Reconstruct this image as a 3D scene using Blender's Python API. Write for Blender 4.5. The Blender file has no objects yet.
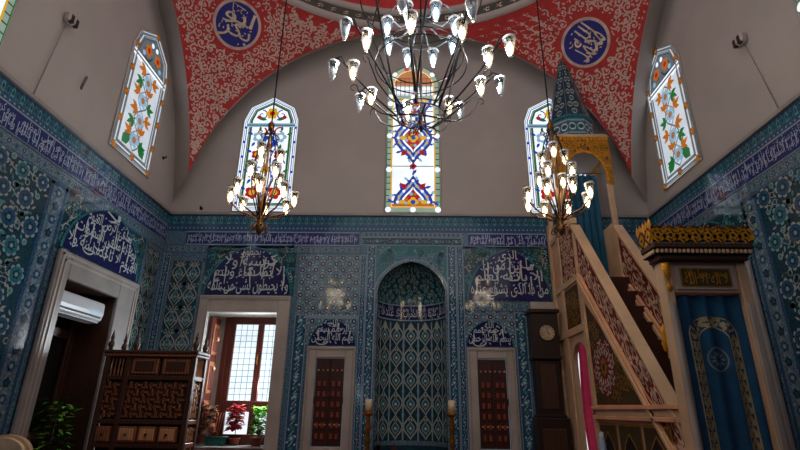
import bpy, math, random
from math import sin, cos, pi, radians, sqrt, atan2, hypot, tan
from mathutils import Vector, Matrix, Euler
rnd = random.Random(7)
scn = bpy.context.scene
COL = scn.collection

# ------------------------------------------------------------------ dimensions
XL, XR, YB, YF = -4.93, 4.90, 9.5, -0.4
CX, CY = -0.015, 4.6
ZT = 5.27                       # top of the tiled dado
ZC, RA = 5.03, 4.6               # wall arches: centre height, radius
HALF = 4.5
RS = sqrt(RA * RA + HALF * HALF)
ZR = 9.63                       # foot of the dome ring

# ------------------------------------------------------------------ materials
MATS = {}

def lin(c):
    return tuple(((x / 255) / 12.92 if x / 255 <= .04045 else ((x / 255 + .055) / 1.055) ** 2.4) for x in c)

def mat(name, rgb, rough=.6, metal=0., var=.25, scale=6., bump=0., bscale=40., spec=.5, coat=0., tr=0.):
    if name in MATS: return MATS[name]
    m = bpy.data.materials.new(name); m.use_nodes = True
    nt = m.node_tree; N = nt.nodes; L = nt.links
    b = N['Principled BSDF']
    c = lin(rgb)
    tc = N.new('ShaderNodeTexCoord')
    nz = N.new('ShaderNodeTexNoise'); nz.inputs['Scale'].default_value = scale; nz.inputs['Detail'].default_value = 4
    L.new(tc.outputs['Object'], nz.inputs['Vector'])
    rp = N.new('ShaderNodeValToRGB')
    rp.color_ramp.elements[0].position = .3; rp.color_ramp.elements[1].position = .7
    rp.color_ramp.elements[0].color = (*[x * (1 - var) for x in c], 1)
    rp.color_ramp.elements[1].color = (*[min(1, x * (1 + var)) for x in c], 1)
    L.new(nz.outputs['Fac'], rp.inputs['Fac']); L.new(rp.outputs['Color'], b.inputs['Base Color'])
    b.inputs['Roughness'].default_value = rough; b.inputs['Metallic'].default_value = metal
    b.inputs['Specular IOR Level'].default_value = spec
    if coat: b.inputs['Coat Weight'].default_value = coat; b.inputs['Coat Roughness'].default_value = .12
    if tr: b.inputs['Transmission Weight'].default_value = tr
    if bump:
        n2 = N.new('ShaderNodeTexNoise'); n2.inputs['Scale'].default_value = bscale
        L.new(tc.outputs['Object'], n2.inputs['Vector'])
        bp = N.new('ShaderNodeBump'); bp.inputs['Strength'].default_value = bump; bp.inputs['Distance'].default_value = .02
        L.new(n2.outputs['Fac'], bp.inputs['Height']); L.new(bp.outputs['Normal'], b.inputs['Normal'])
    MATS[name] = m
    return m

def tile(name, rgb, var=.5, scale=38):
    return mat(name, rgb, rough=.07, var=var, scale=scale, bump=.05, bscale=4., spec=.5)

def wood(name, a, b_, scale=3., rough=.45):
    if name in MATS: return MATS[name]
    m = mat(name, a, rough=rough)
    nt = m.node_tree; N = nt.nodes; L = nt.links
    w = N.new('ShaderNodeTexWave'); w.inputs['Scale'].default_value = scale; w.inputs['Distortion'].default_value = 6
    w.inputs['Detail'].default_value = 3
    mp = N.new('ShaderNodeMapping'); mp.inputs['Scale'].default_value = (2.5, 2.5, .3)
    tc = [n for n in N if n.type == 'TEX_COORD'][0]
    L.new(tc.outputs['Object'], mp.inputs['Vector']); L.new(mp.outputs['Vector'], w.inputs['Vector'])
    rp = N.new('ShaderNodeValToRGB')
    rp.color_ramp.elements[0].color = (*lin(a), 1); rp.color_ramp.elements[1].color = (*lin(b_), 1)
    L.new(w.outputs['Fac'], rp.inputs['Fac']); L.new(rp.outputs['Color'], N['Principled BSDF'].inputs['Base Color'])
    return m

def glow(name, rgb, strength):
    if name in MATS: return MATS[name]
    m = bpy.data.materials.new(name); m.use_nodes = True
    nt = m.node_tree; N = nt.nodes; L = nt.links
    b = N['Principled BSDF']; c = lin(rgb)
    tc = N.new('ShaderNodeTexCoord'); nz = N.new('ShaderNodeTexNoise'); nz.inputs['Scale'].default_value = 3.
    L.new(tc.outputs['Object'], nz.inputs['Vector'])
    rp = N.new('ShaderNodeValToRGB')
    rp.color_ramp.elements[0].position = .3; rp.color_ramp.elements[1].position = .7
    rp.color_ramp.elements[0].color = (*[x * .8 for x in c], 1); rp.color_ramp.elements[1].color = (*c, 1)
    L.new(nz.outputs['Fac'], rp.inputs['Fac']); L.new(rp.outputs['Color'], b.inputs['Emission Color'])
    b.inputs['Base Color'].default_value = (*[x * .3 for x in c], 1)
    b.inputs['Emission Strength'].default_value = strength
    b.inputs['Roughness'].default_value = .25
    MATS[name] = m
    return m

def clear_glass(name, tint, body=.09):
    if name in MATS: return MATS[name]
    m = bpy.data.materials.new(name); m.use_nodes = True
    nt = m.node_tree; N = nt.nodes; L = nt.links
    N.remove(N['Principled BSDF']); out = N['Material Output']
    t = N.new('ShaderNodeBsdfTransparent'); t.inputs['Color'].default_value = (*tint, 1)
    g = N.new('ShaderNodeBsdfGlossy'); g.inputs['Roughness'].default_value = .08
    d = N.new('ShaderNodeBsdfTranslucent'); d.inputs['Color'].default_value = (.8, .85, .9, 1)
    lw = N.new('ShaderNodeLayerWeight'); lw.inputs['Blend'].default_value = .25
    mx = N.new('ShaderNodeMixShader'); mx2 = N.new('ShaderNodeMixShader'); mx2.inputs[0].default_value = body
    L.new(lw.outputs['Fresnel'], mx.inputs[0]); L.new(t.outputs[0], mx.inputs[1]); L.new(g.outputs[0], mx.inputs[2])
    L.new(mx.outputs[0], mx2.inputs[1]); L.new(d.outputs[0], mx2.inputs[2]); L.new(mx2.outputs[0], out.inputs['Surface'])
    MATS[name] = m
    return m

plaster = mat('beige_plaster', (176, 170, 165), .85, var=.06, scale=1.2, bump=.05, bscale=12)
red_paint = mat('red_paint', (184, 46, 42), .7, var=.15)
scroll_white = mat('scroll_white_paint', (204, 182, 168), .7, var=.12)
ring_dark = mat('dark_green_paint', (62, 66, 56), .7)
t_ground = tile('tile_ground_blue', (84, 116, 138), .65, 34)
t_deep = tile('tile_deep_blue', (46, 84, 120))
t_navy = tile('tile_cobalt_navy', (28, 32, 84), .25)
t_royal = tile('tile_royal_blue', (34, 50, 112), .3)
t_teal = tile('tile_teal', (46, 112, 124))
t_dark = tile('tile_dark_teal', (32, 66, 82))
t_turq = tile('tile_turquoise', (72, 146, 156))
t_green = tile('tile_green', (62, 120, 108))
t_white = tile('tile_white_glaze', (196, 208, 210), .15)
t_pale = tile('tile_pale_blue', (136, 162, 178), .2)
t_grey = tile('tile_grey_blue', (98, 120, 136), .6, 40)
t_lilac = tile('tile_lilac_white', (170, 188, 216), .15)
t_tan = tile('tile_cream', (158, 170, 162), .15)
marble = mat('grey_marble', (176, 168, 160), .35, var=.14, scale=2.5, bump=.03)
marble_l = mat('veined_white_marble', (150, 147, 146), .35, var=.15, scale=2.5)
gold = mat('gilding', (232, 156, 34), .35, .55, var=.3, scale=20)
gold_d = mat('dull_gilding', (176, 124, 40), .4, .4, var=.3, scale=20)
pink_stone = mat('warm_pink_stone', (226, 172, 132), .5, var=.12, scale=3)
beige_stone = mat('beige_minbar_stone', (206, 174, 138), .5, var=.12, scale=3)
dark_red = mat('dark_red_backing', (112, 30, 26), .7)
olive_dark = mat('dark_olive_panel', (66, 56, 22), .6)
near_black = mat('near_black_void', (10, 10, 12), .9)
dk_wood = wood('dark_walnut', (58, 36, 25), (82, 51, 35))
md_wood = wood('carved_brown_wood', (112, 68, 44), (158, 100, 66))
rd_wood = wood('red_brown_door_wood', (46, 20, 15), (66, 29, 21))
sash_wood = wood('mahogany_sash', (74, 30, 22), (104, 46, 34))
ebony = wood('ebony_stained_wood', (32, 19, 14), (46, 28, 20))
dr_wood = wood('door_inlay_wood', (122, 48, 28), (158, 70, 40))
lt_wood = wood('pale_inlay_wood', (190, 136, 92), (214, 160, 112))
iron = mat('black_iron', (26, 27, 30), .4, .7)
steel = mat('bluish_steel', (120, 132, 142), .3, .8)
bronze = mat('aged_bronze', (120, 84, 48), .35, .9)
brass = mat('brass', (168, 124, 58), .3, .9)
blue_cloth = mat('royal_blue_velvet', (14, 78, 116), .85, var=.2, bump=.1)
teal_cloth = mat('teal_velvet', (12, 82, 112), .85, var=.2)
pink_cloth = mat('pink_curtain_cloth', (176, 48, 76), .8, var=.15)
embroidery = mat('gold_thread', (176, 164, 118), .6, .1)
embroidery_pale = mat('silver_thread', (120, 130, 130), .6, .1)
white_plastic = mat('white_plastic', (206, 212, 218), .35, var=.03)
black_plastic = mat('black_plastic', (22, 22, 24), .4)
cream = mat('cream_fabric', (226, 208, 172), .8)
wax = mat('candle_wax', (232, 216, 178), .5, var=.05)
leaf_g = mat('fresh_green_leaf', (140, 214, 76), .5, var=.4, scale=20)
leaf_dk = mat('dark_green_leaf', (30, 58, 30), .5, var=.4, scale=20)
leaf_r = mat('crimson_leaf', (196, 60, 80), .5, var=.4, scale=20)
leaf_b = mat('pinkish_brown_leaf', (206, 140, 112), .5, var=.4, scale=20)
for lm in (leaf_g, leaf_dk, leaf_r, leaf_b, pink_cloth):
    nt = lm.node_tree; tb = nt.nodes.new('ShaderNodeBsdfTranslucent'); mx = nt.nodes.new('ShaderNodeMixShader'); mx.inputs[0].default_value = .55
    rp = [n for n in nt.nodes if n.type == 'VALTORGB'][0]
    nt.links.new(rp.outputs['Color'], tb.inputs['Color']); nt.links.new(nt.nodes['Principled BSDF'].outputs[0], mx.inputs[1]); nt.links.new(tb.outputs[0], mx.inputs[2]); nt.links.new(mx.outputs[0], nt.nodes['Material Output'].inputs['Surface'])
terra = mat('terracotta', (146, 74, 50), .7)
pot_green = mat('green_plastic', (22, 84, 78), .4)
carpet = mat('red_carpet', (120, 36, 34), .9, var=.2, scale=3)
blue_paint = mat('roundel_blue_paint', (24, 28, 128), .6, var=.15)
roundel_rim = mat('roundel_pale_rim', (206, 180, 170), .7)
roundel_ink = mat('roundel_pale_lettering', (214, 196, 168), .6)
GE = 1.0
g_white = glow('white_glass', (236, 244, 250), 1.15 * GE)
g_soft = glow('soft_white_glass', (214, 224, 234), .85)
g_frost = glow('frosted_daylight_glass', (226, 238, 246), 1.25 * GE)
g_wire = glow('wired_glass_line', (150, 176, 190), .8 * GE)
g_lblue = glow('pale_blue_glass', (150, 190, 216), .8 * GE)
g_blue = glow('blue_glass', (36, 66, 190), .7 * GE)
g_red = glow('red_glass', (196, 30, 34), .65 * GE)
g_green = glow('green_glass', (40, 130, 66), .55 * GE)
g_teal = glow('sea_green_glass', (158, 184, 166), .65 * GE)
g_yel = glow('yellow_glass', (236, 186, 40), .75 * GE)
g_org = glow('amber_glass', (206, 118, 30), .65 * GE)
g_grey = glow('smoke_grey_glass', (120, 134, 146), .5 * GE)
lead = mat('lead_came', (44, 44, 46), .5, .3)
bulb_warm = glow('warm_bulb', (255, 214, 156), 12.)
bulb_cool = glow('cool_bulb', (190, 232, 255), 10.)
bulb_off = mat('unlit_frosted_bulb', (170, 178, 184), .2)
lamp_glass = clear_glass('clear_lamp_glass', (.9, .95, 1.))

# ------------------------------------------------------------------ builders
def wl(o):
    v = Vector((0, 0, 0))
    while o is not None:
        v += o.location; o = o.parent
    return v

class MB:
    """collects faces in world coordinates; build() links them as ONE mesh object"""
    def __init__(s): s.v = []; s.f = []; s.m = []; s.mats = []; s.sm = []
    def mi(s, m):
        if m not in s.mats: s.mats.append(m)
        return s.mats.index(m)
    def face(s, pts, m, smooth=False):
        b = len(s.v); s.v += [tuple(p) for p in pts]; s.f.append(tuple(range(b, b + len(pts)))); s.m.append(s.mi(m)); s.sm.append(smooth)
    def mesh(s, vs, fs, m, smooth=False):
        b = len(s.v); s.v += [tuple(p) for p in vs]; k = s.mi(m)
        for f in fs: s.f.append(tuple(b + i for i in f)); s.m.append(k); s.sm.append(smooth)
    def box(s, a, b, m, bev=0.):
        x0, x1 = sorted((a[0], b[0])); y0, y1 = sorted((a[1], b[1])); z0, z1 = sorted((a[2], b[2]))
        if bev <= 0:
            vs = [(x, y, z) for x in (x0, x1) for y in (y0, y1) for z in (z0, z1)]
            s.mesh(vs, [(0, 1, 3, 2), (4, 6, 7, 5), (0, 4, 5, 1), (2, 3, 7, 6), (0, 2, 6, 4), (1, 5, 7, 3)], m)
        else:
            e = min(bev, (x1 - x0) / 2.01, (y1 - y0) / 2.01, (z1 - z0) / 2.01)
            r1 = [(x0 + e, y0 + e), (x1 - e, y0 + e), (x1 - e, y1 - e), (x0 + e, y1 - e)]
            r2 = [(x0 + e, y0), (x1 - e, y0), (x1, y0 + e), (x1, y1 - e), (x1 - e, y1), (x0 + e, y1), (x0, y1 - e), (x0, y0 + e)]
            vs = [(p[0], p[1], z0) for p in r1] + [(p[0], p[1], z0 + e) for p in r2] + [(p[0], p[1], z1 - e) for p in r2] + [(p[0], p[1], z1) for p in r1]
            fs = [(3, 2, 1, 0), (20, 21, 22, 23)]
            for i in range(8): fs.append((4 + i, 4 + (i + 1) % 8, 12 + (i + 1) % 8, 12 + i))
            for i in range(4):
                a_, b_ = 2 * i, 2 * i + 1
                fs.append((i, (i + 1) % 4, 4 + b_, 4 + a_)); fs.append(((i + 1) % 4, 4 + (b_ + 1) % 8, 4 + b_))
                fs.append((12 + a_, 12 + b_, 20 + (i + 1) % 4, 20 + i)); fs.append((12 + b_, 12 + (b_ + 1) % 8, 20 + (i + 1) % 4))
            s.mesh(vs, fs, m)
    def prism(s, poly, d0, d1, axis, m):
        """polygon in the two other axes, extruded along axis"""
        def P(p, d): return {'x': (d, p[0], p[1]), 'y': (p[0], d, p[1]), 'z': (p[0], p[1], d)}[axis]
        n = len(poly); vs = [P(p, d0) for p in poly] + [P(p, d1) for p in poly]
        s.mesh(vs, [tuple(range(n))[::-1], tuple(range(n, 2 * n))] + [(i, (i + 1) % n, n + (i + 1) % n, n + i) for i in range(n)], m)
    def tube(s, path, r, m, n=6, r1=None):
        path = [Vector(p) for p in path]; k = len(path); vs = []
        up = Vector((0, 0, 1)); prev = None
        for i, p in enumerate(path):
            t = (path[min(i + 1, k - 1)] - path[max(i - 1, 0)])
            t = t.normalized() if t.length > 1e-9 else up
            if prev is None:
                a = t.cross(up)
                if a.length < .05: a = t.cross(Vector((1, 0, 0)))
            else:
                a = prev - t * prev.dot(t)
            a.normalize(); prev = a; b = t.cross(a)
            rr = r if r1 is None else r + (r1 - r) * i / max(1, k - 1)
            for j in range(n):
                q = 2 * pi * j / n; vs.append(p + (a * cos(q) + b * sin(q)) * rr)
        fs = [(i * n + j, i * n + (j + 1) % n, (i + 1) * n + (j + 1) % n, (i + 1) * n + j) for i in range(k - 1) for j in range(n)]
        fs += [tuple(range(n))[::-1], tuple(range((k - 1) * n, k * n))]
        s.mesh(vs, fs, m, True)
    def lathe(s, c, prof, m, n=16, a0=0., a1=2 * pi):
        full = abs(a1 - a0 - 2 * pi) < 1e-6; nn = n if full else n + 1
        vs = [(c[0] + r * cos(a0 + (a1 - a0) * j / n), c[1] + r * sin(a0 + (a1 - a0) * j / n), c[2] + z) for r, z in prof for j in range(nn)]
        fs = [(i * nn + j, i * nn + (j + 1) % nn, (i + 1) * nn + (j + 1) % nn, (i + 1) * nn + j) for i in range(len(prof) - 1) for j in range(n)]
        s.mesh(vs, fs, m, True)
    def ring(s, c, R, r, m, n=48, k=6):
        vs = []; fs = []
        for i in range(n):
            a = 2 * pi * i / n
            for j in range(k):
                b = 2 * pi * j / k
                vs.append((c[0] + (R + r * cos(b)) * cos(a), c[1] + (R + r * cos(b)) * sin(a), c[2] + r * sin(b)))
        for i in range(n):
            for j in range(k): fs.append((i * k + j, ((i + 1) % n) * k + j, ((i + 1) % n) * k + (j + 1) % k, i * k + (j + 1) % k))
        s.mesh(vs, fs, m, True)
    def build(s, name, parent=None, kind=None, world=True):
        me = bpy.data.meshes.new(name)
        off = wl(parent) if (parent is not None and world) else Vector((0, 0, 0))
        me.from_pydata([(p[0] - off.x, p[1] - off.y, p[2] - off.z) for p in s.v], [], s.f)
        for m in s.mats: me.materials.append(m)
        me.polygons.foreach_set('material_index', s.m); me.polygons.foreach_set('use_smooth', s.sm)
        me.update()
        o = bpy.data.objects.new(name, me); COL.objects.link(o)
        if parent is not None: o.parent = parent
        if kind: o['kind'] = kind
        return o

def thing(name, label, cat, loc=(0, 0, 0), group=None):
    o = bpy.data.objects.new(name, None); COL.objects.link(o); o.location = loc; o.empty_display_size = .1
    o['label'] = label; o['category'] = cat
    if group: o['group'] = group
    return o

def setting(name, loc=(0, 0, 0)):
    o = bpy.data.objects.new(name, None); COL.objects.link(o); o.location = loc; o['kind'] = 'structure'; o.empty_display_size = .1
    return o

# ------------------------------------------------------------------ flat pattern drawing on any surface
LAY = .0016

class Pat(MB):
    def __init__(s, fn, inside=None): super().__init__(); s.fn = fn; s.inside = inside
    def P(s, u, v, l): return s.fn(u, v, l * LAY)
    def ok(s, u, v): return s.inside is None or s.inside(u, v)
    def poly(s, pts, m, l): s.face([s.P(u, v, l) for u, v in pts], m)
    def rect(s, u0, u1, v0, v1, m, l, nu=1, nv=1):
        vs = [s.P(u0 + (u1 - u0) * i / nu, v0 + (v1 - v0) * j / nv, l) for j in range(nv + 1) for i in range(nu + 1)]
        w = nu + 1
        s.mesh(vs, [(j * w + i, j * w + i + 1, (j + 1) * w + i + 1, (j + 1) * w + i) for j in range(nv) for i in range(nu)], m)
    def fan(s, c, pts, m, l):
        n = len(pts); vs = [s.P(*c, l)] + [s.P(u, v, l) for u, v in pts]
        s.mesh(vs, [(0, 1 + i, 1 + (i + 1) % n) for i in range(n)], m)
    def disc(s, u, v, r, m, l, n=10):
        if s.ok(u, v): s.poly([(u + r * cos(2 * pi * i / n), v + r * sin(2 * pi * i / n)) for i in range(n)], m, l)
    def stroke(s, pts, w, m, l, w1=None):
        k = len(pts); vs = []
        for i, (u, v) in enumerate(pts):
            a = pts[max(i - 1, 0)]; b = pts[min(i + 1, k - 1)]
            dx, dy = b[0] - a[0], b[1] - a[1]; d = hypot(dx, dy) or 1
            ww = (w if w1 is None else w + (w1 - w) * i / max(1, k - 1)) / 2
            vs += [s.P(u - dy / d * ww, v + dx / d * ww, l), s.P(u + dy / d * ww, v - dx / d * ww, l)]
        s.mesh(vs, [(2 * i, 2 * i + 1, 2 * i + 3, 2 * i + 2) for i in range(k - 1)], m)
    def outline(s, pts, w, m, l):
        s.stroke(list(pts) + [pts[0], pts[1]], w, m, l)
    def leaf(s, u, v, a, L, w, m, l):
        if not s.ok(u, v): return
        c, d = cos(a), sin(a)
        q = [(0, 0), (.3, .42), (.6, .4), (1, 0), (.6, -.4), (.3, -.42)]
        s.poly([(u + (x * L) * c - (y * w) * d, v + (x * L) * d + (y * w) * c) for x, y in q], m, l)
    def rosette(s, u, v, r, m, m2, l, n=6, rot=0.):
        if not s.ok(u, v): return
        pts = []
        for i in range(n * 4):
            a = rot + 2 * pi * i / (n * 4); k = r * (.72 + .28 * abs(cos(n * (a - rot) / 2)))
            pts.append((u + k * cos(a), v + k * sin(a)))
        s.fan((u, v), pts, m, l)
        if m2: s.disc(u, v, r * .42, m2, l + 1, 8)
    def spiral(s, u, v, r, a0, d, turns, w, m, l, n=14, inner=.18):
        if not s.ok(u, v): return
        s.stroke([(u + r * (1 - (1 - inner) * t / n) * cos(a0 + d * 2 * pi * turns * t / n), v + r * (1 - (1 - inner) * t / n) * sin(a0 + d * 2 * pi * turns * t / n)) for t in range(n + 1)], w, m, l, w * .7)
    def rumi(s, u, v, r, a0, d, w, m, l):
        """scroll with split leaves"""
        if not s.ok(u, v): return
        s.spiral(u, v, r, a0, d, 1.15, w, m, l)
        for k in range(4):
            a = a0 + d * (.4 + k * 1.45)
            s.leaf(u + r * .98 * cos(a), v + r * .98 * sin(a), a + d * .9, r * .55, r * .42, m, l)
        s.leaf(u, v, a0 + .5, r * .5, r * .5, m, l); s.disc(u, v, r * .2, m, l)
    def scroll_field(s, u0, u1, v0, v1, step, w, m, l, k=.5, jit=.12):
        j = 0; v = v0
        while v <= v1:
            u = u0 + (step / 2 if j % 2 else 0); i = 0
            while u <= u1:
                s.rumi(u + rnd.uniform(-jit, jit) * step, v + rnd.uniform(-jit, jit) * step, step * k, rnd.uniform(0, 6.28), 1 if (i + j) % 2 else -1, w, m, l)
                u += step; i += 1
            v += step * .87; j += 1
    def ogee(s, u, v, w, h):
        R = [(w / 2 * sin(pi * t / 8) ** 1.5, -h / 2 + h * t / 8) for t in range(9)]
        return [(u + x, v + y) for x, y in R] + [(u - x, v + y) for x, y in R[-2:0:-1]]
    def ogee_field(s, u0, u1, v0, v1, du, dv, base, line, heart, dot, l, w=.02):
        nu = max(1, round((u1 - u0) / du)); du = (u1 - u0) / nu; nv = max(1, round((v1 - v0) / dv)); dv = (v1 - v0) / nv
        for j in range(nv):
            for i in range(nu):
                u = u0 + (i + .5) * du; v = v0 + (j + .5) * dv
                s.outline(s.ogee(u, v, du * .92, dv * .98), w, line, l)
                s.fan((u, v - dv * .04), s.ogee(u, v - dv * .04, du * .5, dv * .52), heart, l)
                s.outline(s.ogee(u, v - dv * .04, du * .5, dv * .52), w * .6, line, l + 1)
                s.disc(u, v - dv * .06, du * .09, dot, l + 2, 6)
                for sg in (-1, 1):
                    s.leaf(u + sg * du * .12, v + dv * .22, pi / 2 + sg * .5, dv * .16, dv * .07, line, l + 1)
                    if u0 <= u + sg * du / 2 <= u1 + .001 and j < nv - 1:
                        s.disc(u + sg * du * .5, v + dv * .5, du * .15, heart, l, 8); s.disc(u + sg * du * .5, v + dv * .5, du * .06, dot, l + 1, 6)
    def floral_band(s, u0, u1, v0, v1, step, ms, l, vertical=False):
        """alternating rosettes and leaf buds with a wavy stem"""
        Ln = (v1 - v0) if vertical else (u1 - u0); W = (u1 - u0) if vertical else (v1 - v0)
        n = max(1, round(Ln / step)); st = Ln / n
        f = (lambda t, w: (u0 + W / 2 + w, v0 + t)) if vertical else (lambda t, w: (u0 + t, v0 + W / 2 + w))
        s.stroke([f(Ln * k / (n * 4), W * .2 * sin(pi * k / 2)) for k in range(n * 4 + 1)], W * .07, ms[1], l)
        for k in range(n):
            u, v = f((k + .5) * st, 0)
            if k % 2: s.rosette(u, v, W * .33, ms[0], ms[1], l + 1)
            else: s.rosette(u, v, W * .3, ms[2], ms[0], l + 1, 5, .3)
            for sg in (-1, 1):
                a, b = f((k + .5) * st + st * .3 * sg, W * .24 * sg)
                s.leaf(a, b, rnd.uniform(0, 6.28), W * .3, W * .2, ms[1], l + 1)
    def medallion_field(s, u0, u1, v0, v1, st, l):
        j = 0; v = v0 + st * .45
        while v < v1 - st * .2:
            u = u0 + (st * .5 if j % 2 else st * .05) + st * .05; i = 0
            while u < u1 - st * .2:
                if u > u0 + st * .25:
                    r = st * rnd.uniform(.29, .35)
                    s.rosette(u, v, r * 1.18, t_tan if (i + j) % 3 else t_pale, None, l, 8); s.disc(u, v, r * .9, t_deep if (i + j) % 3 else t_teal, l + 1, 12)
                    s.rosette(u, v, r * .55, t_dark, t_pale, l + 2, 5, rnd.random())
                for q in range(3):
                    a = rnd.uniform(0, 6.28) if q else pi / 6
                    uu, vv = u + st * .58 * cos(a + q * 2.1), v + st * .58 * sin(a + q * 2.1)
                    if u0 < uu < u1 and v0 < vv < v1:
                        s.disc(uu, vv, st * .12, t_tan, l, 8); s.disc(uu, vv, st * .085, (t_turq, t_deep, t_dark)[q], l + 1, 8)
                for q in range(7):
                    a = rnd.uniform(0, 6.28); uu, vv = u + st * .46 * cos(a), v + st * .46 * sin(a)
                    if u0 + .03 < uu < u1 - .03 and v0 + .03 < vv < v1 - .03: s.leaf(uu, vv, a + 1.3, st * .24, st * .1, (t_tan, t_turq, t_pale)[q % 3], l)
                if i: s.stroke([(u - st * (1 - t / 8), v + st * .12 * sin(pi * t / 4)) for t in range(9)], st * .045, t_tan, l)
                u += st; i += 1
            v += st * .86; j += 1

FB = lambda u, v, h: (u, YB - h, v)
FL = lambda u, v, h: (XL + h, u, v)
FR = lambda u, v, h: (XR - h, u, v)

# ------------------------------------------------------------------ arabic lettering, joined by hand into presentation forms
AR = {'ا': (0xFE8D, 2), 'ب': (0xFE8F, 4), 'ت': (0xFE95, 4), 'ث': (0xFE99, 4), 'ج': (0xFE9D, 4), 'ح': (0xFEA1, 4), 'خ': (0xFEA5, 4), 'د': (0xFEA9, 2), 'ذ': (0xFEAB, 2), 'ر': (0xFEAD, 2), 'ز': (0xFEAF, 2), 'س': (0xFEB1, 4), 'ش': (0xFEB5, 4), 'ص': (0xFEB9, 4), 'ض': (0xFEBD, 4), 'ط': (0xFEC1, 4), 'ظ': (0xFEC5, 4), 'ع': (0xFEC9, 4), 'غ': (0xFECD, 4), 'ف': (0xFED1, 4), 'ق': (0xFED5, 4), 'ك': (0xFED9, 4), 'ل': (0xFEDD, 4), 'م': (0xFEE1, 4), 'ن': (0xFEE5, 4), 'ه': (0xFEE9, 4), 'و': (0xFEED, 2), 'ى': (0xFEEF, 2), 'ي': (0xFEF1, 4), 'ة': (0xFE93, 2), 'ء': (0xFE80, 1), 'ئ': (0xFE89, 4), 'L': (0xFEFB, 2)}

def shape(t):
    t = t.replace('لا', 'L'); out = []
    for i, c in enumerate(t):
        if c not in AR: out.append(c); continue
        base, n = AR[c]
        pj = i > 0 and t[i - 1] in AR and AR[t[i - 1]][1] == 4 and n > 1
        nj = n == 4 and i + 1 < len(t) and t[i + 1] in AR and AR[t[i + 1]][1] > 1
        out.append(chr(base + ((3 if pj else 2) if nj else (1 if pj else 0))))
    return ''.join(out[::-1])

TXT = {}
def glyphs(t, bold=.004):
    if t in TXT: return TXT[t]
    c = bpy.data.curves.new('lettering_curve', 'FONT'); c.body = shape(t); c.resolution_u = 2; c.offset = bold
    o = bpy.data.objects.new('lettering_source', c); COL.objects.link(o)
    bpy.context.view_layer.update()
    dg = bpy.context.evaluated_depsgraph_get()
    m = bpy.data.meshes.new_from_object(o.evaluated_get(dg))
    vs = [(v.co.x, v.co.y) for v in m.vertices]; fs = [tuple(p.vertices) for p in m.polygons]
    bpy.data.objects.remove(o); bpy.data.curves.remove(c); bpy.data.meshes.remove(m)
    x0 = min(v[0] for v in vs); x1 = max(v[0] for v in vs); y0 = min(v[1] for v in vs); y1 = max(v[1] for v in vs)
    TXT[t] = ([((x - x0) / (x1 - x0), (y - y0) / (y1 - y0)) for x, y in vs], fs)
    return TXT[t]

def write(p, t, u0, u1, v0, v1, m, l, flip=False, rot=0.):
    vs, fs = glyphs(t)
    cu, cv = (u0 + u1) / 2, (v0 + v1) / 2; out = []
    for x, y in vs:
        if flip: x = 1 - x
        a, b = (x - .5) * (u1 - u0), (y - .5) * (v1 - v0)
        out.append(p.P(cu + a * cos(rot) - b * sin(rot), cv + a * sin(rot) + b * cos(rot), l))
    p.mesh(out, fs, m)

# ------------------------------------------------------------------ room shell
def rect_wall(mb, fn, u0, u1, v0, v1, holes, m):
    us = sorted({u0, u1, *[h[0] for h in holes], *[h[1] for h in holes]}); vs = sorted({v0, v1, *[h[2] for h in holes], *[h[3] for h in holes]})
    for a, b in zip(us, us[1:]):
        for c, d in zip(vs, vs[1:]):
            if any(h[0] <= (a + b) / 2 <= h[1] and h[2] <= (c + d) / 2 <= h[3] for h in holes): continue
            mb.face([fn(a, c, 0), fn(b, c, 0), fn(b, d, 0), fn(a, d, 0)], m)

NX, NR, NSP, NAP, ND = .06, .66, 3.66, 4.29, .62          # niche: centre, half width, springing, apex, depth
CUP1 = (-1.69, -1.16, .89, 2.40); CUP2 = (1.28, 1.81, .89, 2.41)
WINH = (-3.83, -2.5, .87, 3.22)
RWIN = (2.92, 3.9, .5, 3.2)
wb = MB(); rect_wall(wb, FB, XL, XR, 0, ZT, [(NX - NR - .02, NX + NR + .02, 0, NAP + .02), CUP1, CUP2, WINH, RWIN], t_ground)
rect_wall(wb, FB, XL, XR, ZT, 10.5, [], plaster)
wall_back = wb.build('wall_back', kind='structure')
DOL = (6.82, 8.14, 0, 3.2); DOR = (7.1, 8.4, 0, 3.2)
w_ = MB(); rect_wall(w_, FL, YF, YB, 0, ZT, [DOL], t_ground); rect_wall(w_, FL, YF, YB, ZT, 10.5, [], plaster)
wall_left = w_.build('wall_left', kind='structure')
w_ = MB(); rect_wall(w_, FR, YF, YB, 0, ZT, [DOR], t_ground); rect_wall(w_, FR, YF, YB, ZT, 10.5, [], plaster)
wall_right = w_.build('wall_right', kind='structure')
w_ = MB(); rect_wall(w_, lambda u, v, h: (u, YF + h, v), XL, XR, 0, ZT, [], t_ground); rect_wall(w_, lambda u, v, h: (u, YF + h, v), XL, XR, ZT, 10.5, [], plaster)
w_.build('wall_front', kind='structure')
f_ = MB(); f_.box((XL - .6, YF - .1, -.1), (XR + .6, YB + .8, 0), carpet); f_.build('floor', kind='structure')

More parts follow.
